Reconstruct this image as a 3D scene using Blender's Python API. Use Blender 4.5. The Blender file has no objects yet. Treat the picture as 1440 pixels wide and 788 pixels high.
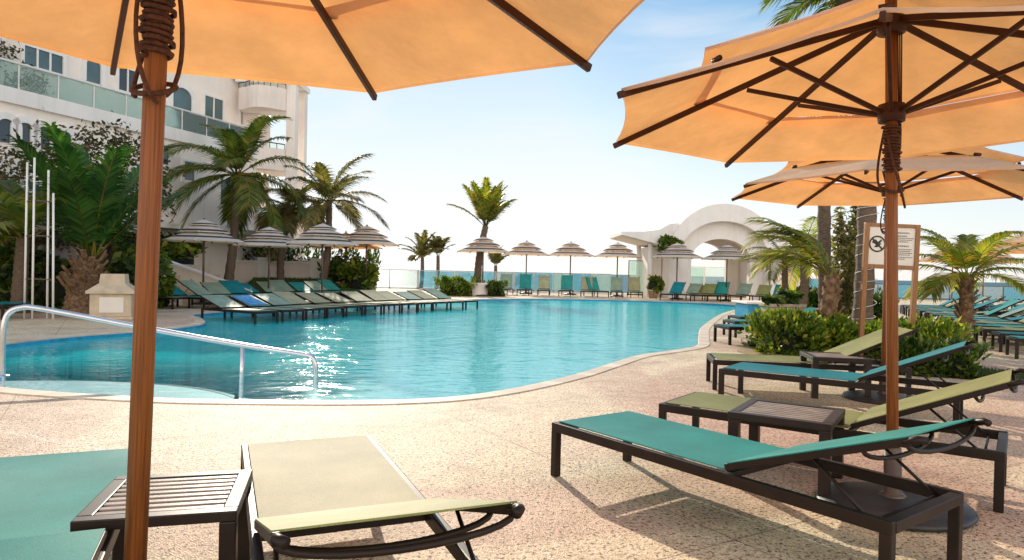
import bpy, math, random
from mathutils import Vector, Matrix
from mathutils.geometry import tessellate_polygon
random.seed(7)
C = bpy.context.scene.collection
R = math.radians
PI = math.pi
EYE = 1.3

# ------------------------------------------------------------------ camera
cam = bpy.data.cameras.new('camera'); cam_o = bpy.data.objects.new('camera', cam); C.objects.link(cam_o)
cam.sensor_width = 36; cam.lens = 24; cam.clip_end = 20000; cam.clip_start = 0.05
CM = Matrix.Rotation(R(90 - 0.66), 3, 'X') @ Matrix.Rotation(R(1.2), 3, 'Z')
m4 = CM.to_4x4(); m4.translation = (0, 0, EYE); cam_o.matrix_world = m4
bpy.context.scene.camera = cam_o

def ray(px, py):
    return CM @ Vector(((px - 720) / 960, (394 - py) / 960, -1))
def ground(px, py, z=0.0):
    d = ray(px, py); t = (z - EYE) / d.z
    return Vector((d.x * t, d.y * t, z))
def at(px, py, Y):
    d = ray(px, py); t = Y / d.y
    return Vector((d.x * t, Y, EYE + d.z * t))

# ------------------------------------------------------------------ materials
def newmat(name):
    m = bpy.data.materials.new(name); m.use_nodes = True
    nt = m.node_tree; nt.nodes.clear()
    out = nt.nodes.new('ShaderNodeOutputMaterial')
    return m, nt, out
def N(nt, typ, **kw):
    n = nt.nodes.new(typ)
    for k, v in kw.items():
        if k.startswith('i_'):
            key = k[2:]
            n.inputs[int(key) if key.isdigit() else key.replace('_', ' ')].default_value = v
        else: setattr(n, k, v)
    return n
def ramp(nt, fac, stops):
    r = nt.nodes.new('ShaderNodeValToRGB')
    while len(r.color_ramp.elements) > 1: r.color_ramp.elements.remove(r.color_ramp.elements[0])
    r.color_ramp.elements[0].position = stops[0][0]; r.color_ramp.elements[0].color = (*stops[0][1], 1)
    for p, c in stops[1:]:
        e = r.color_ramp.elements.new(p); e.color = (*c, 1)
    nt.links.new(fac, r.inputs[0]); return r.outputs[0]
def mixc(nt, fac, a, b, mode='MIX'):
    n = nt.nodes.new('ShaderNodeMix'); n.data_type = 'RGBA'; n.blend_type = mode
    for s, v in ((n.inputs[0], fac), (n.inputs[6], a), (n.inputs[7], b)):
        if isinstance(v, (int, float)): s.default_value = v
        elif isinstance(v, tuple): s.default_value = (*v, 1)
        else: nt.links.new(v, s)
    return n.outputs[2]
def tex(nt, kind='ShaderNodeTexNoise', scale=5, coord='Object', **kw):
    tc = nt.nodes.new('ShaderNodeTexCoord')
    t = nt.nodes.new(kind); t.inputs['Scale'].default_value = scale
    for k, v in kw.items(): t.inputs[k].default_value = v
    nt.links.new(tc.outputs[coord], t.inputs['Vector']); return t
def bump(nt, h, strength=.3, dist=.01):
    b = N(nt, 'ShaderNodeBump'); b.inputs['Strength'].default_value = strength; b.inputs['Distance'].default_value = dist
    nt.links.new(h, b.inputs['Height']); return b.outputs[0]
def simple(name, col, rough=.5, metal=0, var=.25, scale=6, bmp=.15, bscale=60, bd=.004, spec=.5, stretch=None, coord='Object'):
    m, nt, out = newmat(name)
    p = N(nt, 'ShaderNodeBsdfPrincipled'); p.inputs['Metallic'].default_value = metal
    p.inputs['Roughness'].default_value = rough; p.inputs['Specular IOR Level'].default_value = spec
    t = tex(nt, scale=scale, coord=coord, Detail=5)
    if stretch:
        mp = N(nt, 'ShaderNodeMapping'); mp.inputs['Scale'].default_value = stretch
        nt.links.new(t.inputs['Vector'].links[0].from_socket, mp.inputs[0]); nt.links.new(mp.outputs[0], t.inputs['Vector'])
    c = ramp(nt, t.outputs[0], [(.3, tuple(x * (1 - var) for x in col)), (.7, tuple(min(1, x * (1 + var)) for x in col))])
    nt.links.new(c, p.inputs['Base Color'])
    if bmp:
        t2 = tex(nt, scale=bscale, coord=coord, Detail=3)
        nt.links.new(bump(nt, t2.outputs[0], bmp, bd), p.inputs['Normal'])
    nt.links.new(p.outputs[0], out.inputs[0]); return m
def canvas(name, cdiff, ctrans, f=.5, var=.08, weave=900):
    m, nt, out = newmat(name)
    t = tex(nt, scale=2.2, Detail=8, Roughness=.62)
    a = ramp(nt, t.outputs[0], [(.3, tuple(x * (1 - var) for x in cdiff)), (.7, tuple(min(1, x * (1 + var)) for x in cdiff))])
    b = ramp(nt, t.outputs[0], [(.3, tuple(x * (1 - var * 1.3) for x in ctrans)), (.7, tuple(min(1, x * (1 + var)) for x in ctrans))])
    d = N(nt, 'ShaderNodeBsdfDiffuse'); tr = N(nt, 'ShaderNodeBsdfTranslucent'); mx = N(nt, 'ShaderNodeMixShader')
    nt.links.new(a, d.inputs[0]); nt.links.new(b, tr.inputs[0]); mx.inputs[0].default_value = f
    w = tex(nt, scale=weave, Detail=1)
    bn = bump(nt, w.outputs[0], .12, .002); w2 = tex(nt, scale=3, Detail=5)
    b2 = N(nt, 'ShaderNodeBump'); b2.inputs['Strength'].default_value = .45; b2.inputs['Distance'].default_value = .06
    nt.links.new(w2.outputs[0], b2.inputs['Height']); nt.links.new(bn, b2.inputs['Normal'])
    nt.links.new(b2.outputs[0], d.inputs['Normal']); nt.links.new(b2.outputs[0], tr.inputs['Normal'])
    nt.links.new(d.outputs[0], mx.inputs[1]); nt.links.new(tr.outputs[0], mx.inputs[2]); nt.links.new(mx.outputs[0], out.inputs[0])
    return m
def sling(name, col, rough=.5, spec=.35, tr_=.25):
    m, nt, out = newmat(name)
    p = N(nt, 'ShaderNodeBsdfPrincipled'); p.inputs['Roughness'].default_value = rough; p.inputs['Specular IOR Level'].default_value = spec
    w1 = tex(nt, 'ShaderNodeTexNoise', scale=420, Detail=1)
    n2 = tex(nt, scale=3, Detail=6)
    c = ramp(nt, w1.outputs[0], [(.35, tuple(x * .62 for x in col)), (.65, tuple(min(1, x * 1.25) for x in col))])
    c2 = ramp(nt, n2.outputs[0], [(.3, (.8, .8, .8)), (.7, (1.1, 1.1, 1.1))])
    c = mixc(nt, 1.0, c, c2, 'MULTIPLY')
    nt.links.new(c, p.inputs['Base Color']); nt.links.new(bump(nt, w1.outputs[0], .3, .002), p.inputs['Normal'])
    tr = N(nt, 'ShaderNodeBsdfTranslucent'); nt.links.new(c, tr.inputs[0])
    mx = N(nt, 'ShaderNodeMixShader'); mx.inputs[0].default_value = tr_
    nt.links.new(p.outputs[0], mx.inputs[1]); nt.links.new(tr.outputs[0], mx.inputs[2]); nt.links.new(mx.outputs[0], out.inputs[0])
    return m
def leafmat(name, dark, light, tip=None, f=.35):
    m, nt, out = newmat(name)
    g = N(nt, 'ShaderNodeNewGeometry')
    stops = [(0, dark), (.6, light)] + ([(.93, tip)] if tip else [])
    c = ramp(nt, g.outputs['Random Per Island'], stops)
    n = tex(nt, scale=1.2, Detail=3)
    c = mixc(nt, 1.0, c, ramp(nt, n.outputs[0], [(.35, (.6, .6, .6)), (.65, (1.25, 1.25, 1.2))]), 'MULTIPLY')
    p = N(nt, 'ShaderNodeBsdfPrincipled'); p.inputs['Roughness'].default_value = .45; p.inputs['Specular IOR Level'].default_value = .3
    nt.links.new(c, p.inputs['Base Color'])
    tr = N(nt, 'ShaderNodeBsdfTranslucent')
    nt.links.new(mixc(nt, 1.0, c, (2.0, 2.1, .9), 'MULTIPLY'), tr.inputs[0])
    mx = N(nt, 'ShaderNodeMixShader'); mx.inputs[0].default_value = f
    nt.links.new(p.outputs[0], mx.inputs[1]); nt.links.new(tr.outputs[0], mx.inputs[2]); nt.links.new(mx.outputs[0], out.inputs[0])
    return m
def glass(name, tint, gl=(.9, .95, .95), base=.1, dif=None, diff=.0):
    m, nt, out = newmat(name)
    tb = N(nt, 'ShaderNodeBsdfTransparent'); tb.inputs[0].default_value = (*tint, 1)
    gb = N(nt, 'ShaderNodeBsdfGlossy'); gb.inputs['Roughness'].default_value = .03; gb.inputs[0].default_value = (*gl, 1)
    fr = N(nt, 'ShaderNodeFresnel'); fr.inputs[0].default_value = 1.45
    mx = N(nt, 'ShaderNodeMixShader'); nt.links.new(fr.outputs[0], mx.inputs[0])
    src = tb.outputs[0]
    if dif:
        db = N(nt, 'ShaderNodeBsdfTranslucent'); db.inputs[0].default_value = (*dif, 1)
        d2 = N(nt, 'ShaderNodeBsdfDiffuse'); d2.inputs[0].default_value = (*dif, 1)
        m1 = N(nt, 'ShaderNodeMixShader'); nt.links.new(db.outputs[0], m1.inputs[1]); nt.links.new(d2.outputs[0], m1.inputs[2])
        m2 = N(nt, 'ShaderNodeMixShader'); m2.inputs[0].default_value = diff
        nt.links.new(tb.outputs[0], m2.inputs[1]); nt.links.new(m1.outputs[0], m2.inputs[2]); src = m2.outputs[0]
    nt.links.new(src, mx.inputs[1]); nt.links.new(gb.outputs[0], mx.inputs[2]); nt.links.new(mx.outputs[0], out.inputs[0])
    return m

M = {}
M['frame'] = simple('bronze_frame', (.017, .009, .006), .45, 0, .25, 9, .1, 200, spec=.3)
M['frame_far'] = M['frame']
M['table'] = simple('table_bronze', (.026, .015, .011), .42, 0, .2, 9, .1, 200, spec=.35)
M['slat'] = simple('glare_pale_table_slat', (.3, .25, .21), .32, 0, .35, 7, .15, 120, spec=.7)  # base colour raised to stand in for sky glare on the slats
M['teal'] = sling('teal_sling', (.035, .37, .33))
M['teal2'] = sling('deep_teal_sling', (.012, .29, .34))
M['olive'] = sling('olive_sling', (.35, .37, .13))
M['sage'] = sling('sage_sling', (.42, .55, .42), .45, .5, .4)
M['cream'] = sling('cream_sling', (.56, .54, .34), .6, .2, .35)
M['blue'] = simple('blue_towel', (.05, .25, .5), .9, 0, .2, 20)
M['canvas'] = canvas('tan_canvas', (.8, .64, .47), (.86, .36, .1), .53, .14)
M['canvas_s'] = canvas('white_canvas', (.88, .85, .8), (.95, .6, .3), .5)
M['stripe'] = canvas('grey_canvas_band', (.09, .08, .08), (.25, .15, .08), .4)
M['pole'] = simple('varnished_wood', (.25, .078, .017), .5, 0, .4, 6, .3, 90, .003, stretch=(30, 30, .7))
M['rib'] = simple('dark_wood_rib', (.055, .014, .005), .5, 0, .3, 8, spec=.3)
M['greypole'] = simple('grey_pole', (.13, .09, .07), .4, .3, .2, 6)
M['rope'] = simple('brown_rope', (.09, .03, .014), .8, 0, .5, 60, .6, 120, .006)
M['base'] = simple('umbrella_base_dark', (.035, .033, .033), .4, 0, .3, 12, .3, 60)
M['steel'] = simple('brushed_steel', (.62, .62, .63), .22, 1, .1, 4, .05, 300)
M['wall'] = simple('cream_stucco', (.9, .81, .73), .85, 0, .07, .6, .25, 40, .01)
M['wall2'] = simple('rose_stucco', (.85, .74, .67), .85, 0, .08, .8, .25, 40, .01)
M['white'] = simple('white_stucco', (.88, .84, .8), .8, 0, .05, 1, .15, 40, .008)
M['trim'] = simple('white_trim', (.86, .82, .77), .6, 0, .05, 3, .05)
M['pavil'] = simple('pavilion_stucco', (.86, .8, .76), .85, 0, .07, .8, .2, 30, .01)
M['stone'] = simple('sand_stone', (.58, .46, .32), .8, 0, .15, 5, .4, 40, .01)
M['stoned'] = simple('brown_stone', (.34, .23, .12), .85, 0, .3, 7, .5, 30, .01)
M['winglass'] = simple('window_glass', (.02, .035, .05), .06, 0, .4, .7, 0, spec=.9)
M['winglass2'] = simple('tinted_window_glass', (.06, .12, .13), .08, 0, .4, .7, 0, spec=.9)
M['dark'] = simple('dark_opening', (.02, .015, .013), .7)
M['metalw'] = simple('pale_metal', (.5, .5, .5), .35, .5, .15)
M['glassb'] = glass('blue_glass', (.62, .86, .92), dif=(.3, .62, .72), diff=.25)
M['glassg'] = glass('green_glass', (.8, .92, .88), dif=(.6, .75, .68), diff=.3)
M['glassc'] = glass('clear_glass', (.88, .93, .93), dif=(.75, .8, .8), diff=.15)
M['trunk'] = simple('palm_bark', (.15, .1, .068), .9, 0, .5, 12, .8, 18, .03, stretch=(1, 1, 6))
M['trunkp'] = simple('rough_palm_bark', (.2, .115, .06), .9, 0, .6, 14, .9, 14, .04)
M['palm'] = leafmat('palm_leaf', (.04, .075, .014), (.12, .17, .03), (.26, .2, .06), .42)
M['palmy'] = leafmat('yellow_palm_leaf', (.08, .12, .015), (.22, .25, .035), (.42, .26, .06), .5)
M['palmd'] = leafmat('dry_palm_leaf', (.07, .075, .025), (.16, .15, .055), (.3, .21, .1), .4)
M['palmg'] = leafmat('fresh_palm_leaf', (.012, .05, .01), (.035, .11, .018), (.08, .15, .03), .3)
M['bush'] = leafmat('bush_leaf', (.014, .035, .008), (.06, .11, .02), (.17, .2, .04))
M['bushy'] = leafmat('bright_bush_leaf', (.03, .075, .01), (.12, .18, .02), (.28, .26, .04), .4)
M['treed'] = leafmat('dark_tree_leaf', (.02, .024, .01), (.075, .075, .025), (.17, .115, .06), .38)
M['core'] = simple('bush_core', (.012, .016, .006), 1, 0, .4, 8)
M['grass'] = simple('lawn_grass', (.05, .085, .015), .9, 0, .5, 5, .6, 80, .02)
M['pinktile'] = simple('terracotta_planter', (.5, .35, .25), .8, 0, .2, 5, .2)
M['ink'] = simple('sign_ink', (.02, .02, .022), .6)
M['inkg'] = simple('grey_sign_ink', (.25, .23, .21), .6)
M['board'] = simple('sign_board', (.78, .71, .62), .5, 0, .04, 3, 0)
M['signwood'] = simple('sign_wood', (.3, .13, .04), .5, 0, .3, 6, .2, 40, stretch=(10, 10, 1))
M['bluetile'] = simple('blue_tile', (.02, .28, .5), .25, 0, .25, 8)
M['wire'] = simple('white_wire', (.7, .68, .62), .5)
M['nosing'] = simple('step_nosing_tile', (.02, .1, .14), .3)
M['greenlabel'] = simple('green_sticker', (.03, .3, .16), .5)

def deck_mat():
    m, nt, out = newmat('exposed_aggregate')
    p = N(nt, 'ShaderNodeBsdfPrincipled'); p.inputs['Roughness'].default_value = .6; p.inputs['Specular IOR Level'].default_value = .25
    geo = N(nt, 'ShaderNodeNewGeometry')
    v1 = tex(nt, 'ShaderNodeTexVoronoi', scale=120)
    v2 = tex(nt, 'ShaderNodeTexVoronoi', scale=50)
    n1 = tex(nt, scale=.55, Detail=5); n2 = tex(nt, scale=42, Detail=5, Roughness=.6); n3 = tex(nt, scale=7, Detail=5)
    base = ramp(nt, n1.outputs[0], [(.32, (.76, .62, .44)), (.5, (.83, .7, .5)), (.68, (.77, .62, .46))])
    # pink curved bands and a pale joint grid, as laid paving
    sep = N(nt, 'ShaderNodeSeparateXYZ'); nt.links.new(geo.outputs['Position'], sep.inputs[0])
    def band(cx, cy, r, w):
        c = N(nt, 'ShaderNodeCombineXYZ'); c.inputs[0].default_value = cx; c.inputs[1].default_value = cy
        d = N(nt, 'ShaderNodeVectorMath', operation='DISTANCE'); nt.links.new(geo.outputs['Position'], d.inputs[0]); nt.links.new(c.outputs[0], d.inputs[1])
        a = N(nt, 'ShaderNodeMath', operation='SUBTRACT'); nt.links.new(d.outputs['Value'], a.inputs[0]); a.inputs[1].default_value = r
        b = N(nt, 'ShaderNodeMath', operation='ABSOLUTE'); nt.links.new(a.outputs[0], b.inputs[0])
        e = N(nt, 'ShaderNodeMapRange'); nt.links.new(b.outputs[0], e.inputs[0]); e.inputs[1].default_value = w + .06; e.inputs[2].default_value = w - .06
        return e.outputs[0]
    col = base
    for args in ((6.5, 6.5, 4.6, .55), (9.5, 9, 8.2, .5), (-2, 13, 9.5, .45), (-9, 4, 5.2, .7), (4, 40, 27, 1.2)):
        f = N(nt, 'ShaderNodeMath', operation='MULTIPLY'); nt.links.new(band(*args), f.inputs[0]); f.inputs[1].default_value = .42
        col = mixc(nt, f.outputs[0], col, (.6, .37, .3))
    br = N(nt, 'ShaderNodeTexBrick'); br.offset = 0
    mp = N(nt, 'ShaderNodeMapping'); mp.inputs['Rotation'].default_value = (0, 0, R(24)); nt.links.new(geo.outputs['Position'], mp.inputs[0]); nt.links.new(mp.outputs[0], br.inputs['Vector'])
    br.inputs['Scale'].default_value = 1; br.inputs['Brick Width'].default_value = 1.6; br.inputs['Row Height'].default_value = 1.6; br.inputs['Mortar Size'].default_value = .05; br.inputs['Mortar Smooth'].default_value = .4
    mr = N(nt, 'ShaderNodeMapRange'); nt.links.new(sep.outputs[0], mr.inputs[0]); mr.inputs[1].default_value = -.6; mr.inputs[2].default_value = -1.8
    jm = N(nt, 'ShaderNodeMath', operation='MULTIPLY'); nt.links.new(br.outputs['Fac'], jm.inputs[0]); nt.links.new(mr.outputs[0], jm.inputs[1])
    jm2 = N(nt, 'ShaderNodeMath', operation='MULTIPLY'); nt.links.new(jm.outputs[0], jm2.inputs[0]); jm2.inputs[1].default_value = .55
    col = mixc(nt, jm2.outputs[0], col, (.82, .7, .58))
    # saw-cut joints and damp, worn patches
    jb = N(nt, 'ShaderNodeTexBrick'); jb.offset = 0; mp2 = N(nt, 'ShaderNodeMapping'); mp2.inputs['Rotation'].default_value = (0, 0, R(-31)); mp2.inputs['Location'].default_value = (.7, 1.1, 0); nt.links.new(geo.outputs['Position'], mp2.inputs[0]); nt.links.new(mp2.outputs[0], jb.inputs['Vector'])
    jb.inputs['Scale'].default_value = 1; jb.inputs['Brick Width'].default_value = 3.4; jb.inputs['Row Height'].default_value = 3.4; jb.inputs['Mortar Size'].default_value = .006; jb.inputs['Mortar Smooth'].default_value = .3
    col = mixc(nt, jb.outputs['Fac'], col, (.42, .32, .24))
    n4 = tex(nt, scale=1.3, Detail=7, Roughness=.65); col = mixc(nt, 1.0, col, ramp(nt, n4.outputs[0], [(.3, (.74, .71, .69)), (.5, (1, 1, 1)), (.75, (1.06, 1.05, 1.04))]), 'MULTIPLY')
    # stones
    s1 = ramp(nt, v1.outputs['Color'], [(.0, (.42, .36, .31)), (.3, (.8, .77, .74)), (.65, (1.05, 1.03, 1)), (1, (1.3, 1.26, 1.2))])
    col = mixc(nt, .9, col, s1, 'MULTIPLY')
    s2 = ramp(nt, n2.outputs[0], [(.38, (.16, .11, .08)), (.45, (.97, .95, .92)), (.7, (1.12, 1.1, 1.08))])
    col = mixc(nt, .95, col, s2, 'MULTIPLY')
    s3 = ramp(nt, n3.outputs[0], [(.3, (.82, .8, .78)), (.7, (1.1, 1.1, 1.1))])
    col = mixc(nt, .8, col, s3, 'MULTIPLY')
    nt.links.new(col, p.inputs['Base Color'])
    h = N(nt, 'ShaderNodeMath', operation='ADD'); nt.links.new(v1.outputs['Distance'], h.inputs[0]); nt.links.new(n2.outputs[0], h.inputs[1])
    nt.links.new(bump(nt, h.outputs[0], .55, .008), p.inputs['Normal'])
    nt.links.new(p.outputs[0], out.inputs[0]); return m
M['deck'] = deck_mat()
M['coping'] = simple('pale_coping', (.68, .56, .42), .6, 0, .12, 4, .4, 70, .006)
def per_piece(m, lo, hi):
    nt = m.node_tree; p = [x for x in nt.nodes if x.type == 'BSDF_PRINCIPLED'][0]; src = p.inputs['Base Color'].links[0].from_socket
    g = N(nt, 'ShaderNodeNewGeometry'); nt.links.new(mixc(nt, 1.0, src, ramp(nt, g.outputs['Random Per Island'], [(0, lo), (1, hi)]), 'MULTIPLY'), p.inputs['Base Color'])
per_piece(M['coping'], (.82, .8, .78), (1.08, 1.07, 1.05))
def streaks(m, k=.05):
    nt = m.node_tree; p = [x for x in nt.nodes if x.type == 'BSDF_PRINCIPLED'][0]; src = p.inputs['Base Color'].links[0].from_socket
    t = tex(nt, scale=1.6, Detail=6, Roughness=.7); mp = N(nt, 'ShaderNodeMapping'); mp.inputs['Scale'].default_value = (2.2, 2.2, .18)
    nt.links.new(t.inputs['Vector'].links[0].from_socket, mp.inputs[0]); nt.links.new(mp.outputs[0], t.inputs['Vector'])
    nt.links.new(mixc(nt, 1.0, src, ramp(nt, t.outputs[0], [(.32, (1 - k * 1.6, 1 - k * 1.8, 1 - k * 2)), (.52, (1, 1, 1))]), 'MULTIPLY'), p.inputs['Base Color'])
for k_ in ('wall', 'wall2', 'pavil', 'white', 'stone'): streaks(M[k_])
M['sand'] = simple('beach_sand', (.7, .6, .46), .9, 0, .1, 2, .4, 30, .02)

def pool_floor():
    m, nt, out = newmat('pool_plaster')
    p = N(nt, 'ShaderNodeBsdfPrincipled'); p.inputs['Roughness'].default_value = .5
    n = tex(nt, scale=.8, Detail=4)
    c = ramp(nt, n.outputs[0], [(.3, (.03, .66, .72)), (.7, (.1, .8, .82))])
    br = N(nt, 'ShaderNodeTexBrick'); br.offset = 0
    tc = N(nt, 'ShaderNodeTexCoord'); nt.links.new(tc.outputs['Object'], br.inputs['Vector'])
    br.inputs['Scale'].default_value = 1; br.inputs['Brick Width'].default_value = .3; br.inputs['Row Height'].default_value = .3; br.inputs['Mortar Size'].default_value = .012
    c = mixc(nt, br.outputs['Fac'], c, (.02, .42, .5))
    nt.links.new(c, p.inputs['Base Color']); nt.links.new(p.outputs[0], out.inputs[0]); return m
M['poolfloor'] = pool_floor()
M['step'] = simple('pale_step_plaster', (.85, .85, .86), .6, 0, .06, 2)
def water_mat():
    m, nt, out = newmat('pool_water')
    tb = N(nt, 'ShaderNodeBsdfTransparent'); tb.inputs[0].default_value = (.78, .98, .99, 1)
    gb = N(nt, 'ShaderNodeBsdfGlossy'); gb.inputs['Roughness'].default_value = .07
    fr = N(nt, 'ShaderNodeFresnel'); fr.inputs[0].default_value = 1.33
    a = tex(nt, scale=1.1, Detail=3, Distortion=.6); b = tex(nt, scale=5, Detail=4, Distortion=.4)
    mp = N(nt, 'ShaderNodeMapping'); mp.inputs['Scale'].default_value = (.55, 1.3, 1)
    nt.links.new(b.inputs['Vector'].links[0].from_socket, mp.inputs[0]); nt.links.new(mp.outputs[0], b.inputs['Vector'])
    b1 = N(nt, 'ShaderNodeBump'); b1.inputs['Strength'].default_value = .3; b1.inputs['Distance'].default_value = .06; nt.links.new(b.outputs[0], b1.inputs['Height'])
    b2 = N(nt, 'ShaderNodeBump'); b2.inputs['Strength'].default_value = .3; b2.inputs['Distance'].default_value = .14; nt.links.new(a.outputs[0], b2.inputs['Height']); nt.links.new(b1.outputs[0], b2.inputs['Normal'])
    nt.links.new(b2.outputs[0], gb.inputs['Normal']); nt.links.new(b2.outputs[0], fr.inputs['Normal'])
    df = N(nt, 'ShaderNodeBsdfDiffuse'); df.inputs[0].default_value = (.0, .74, .76, 1)     # light scattered back by the water body
    nt.links.new(b2.outputs[0], df.inputs['Normal'])
    m0 = N(nt, 'ShaderNodeMixShader'); 
    g_ = N(nt, 'ShaderNodeNewGeometry'); v_ = N(nt, 'ShaderNodeVectorMath', operation='SUBTRACT'); v_.inputs[1].default_value = (-5.2, 6.2, -.07); nt.links.new(g_.outputs['Position'], v_.inputs[0])
    v2_ = N(nt, 'ShaderNodeVectorMath', operation='MULTIPLY'); v2_.inputs[1].default_value = (.8, 1, 0); nt.links.new(v_.outputs[0], v2_.inputs[0])
    v3_ = N(nt, 'ShaderNodeVectorMath', operation='LENGTH'); nt.links.new(v2_.outputs[0], v3_.inputs[0])
    dp = N(nt, 'ShaderNodeMapRange'); dp.inputs[1].default_value = 2.1; dp.inputs[2].default_value = 3.9; dp.inputs[3].default_value = .03; dp.inputs[4].default_value = .64; nt.links.new(v3_.outputs['Value'], dp.inputs[0])
    nt.links.new(dp.outputs[0], m0.inputs[0]); nt.links.new(tb.outputs[0], m0.inputs[1]); nt.links.new(df.outputs[0], m0.inputs[2])
    fm = N(nt, 'ShaderNodeMath', operation='MULTIPLY'); nt.links.new(fr.outputs[0], fm.inputs[0]); fm.inputs[1].default_value = .52
    mx = N(nt, 'ShaderNodeMixShader'); nt.links.new(fm.outputs[0], mx.inputs[0]); nt.links.new(m0.outputs[0], mx.inputs[1]); nt.links.new(gb.outputs[0], mx.inputs[2])
    nt.links.new(mx.outputs[0], out.inputs[0]); return m
M['water'] = water_mat()
def sea_mat():
    m, nt, out = newmat('sea_water')
    p = N(nt, 'ShaderNodeBsdfPrincipled'); p.inputs['Base Color'].default_value = (.012, .16, .22, 1); p.inputs['Roughness'].default_value = .45; p.inputs['Specular IOR Level'].default_value = .15
    t = tex(nt, scale=.25, Detail=6); c = ramp(nt, t.outputs[0], [(.35, (.004, .07, .1)), (.65, (.01, .12, .15))])
    nt.links.new(c, p.inputs['Base Color']); nt.links.new(bump(nt, t.outputs[0], .6, .6), p.inputs['Normal'])
    nt.links.new(p.outputs[0], out.inputs[0]); return m
M['sea'] = sea_mat()

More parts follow.
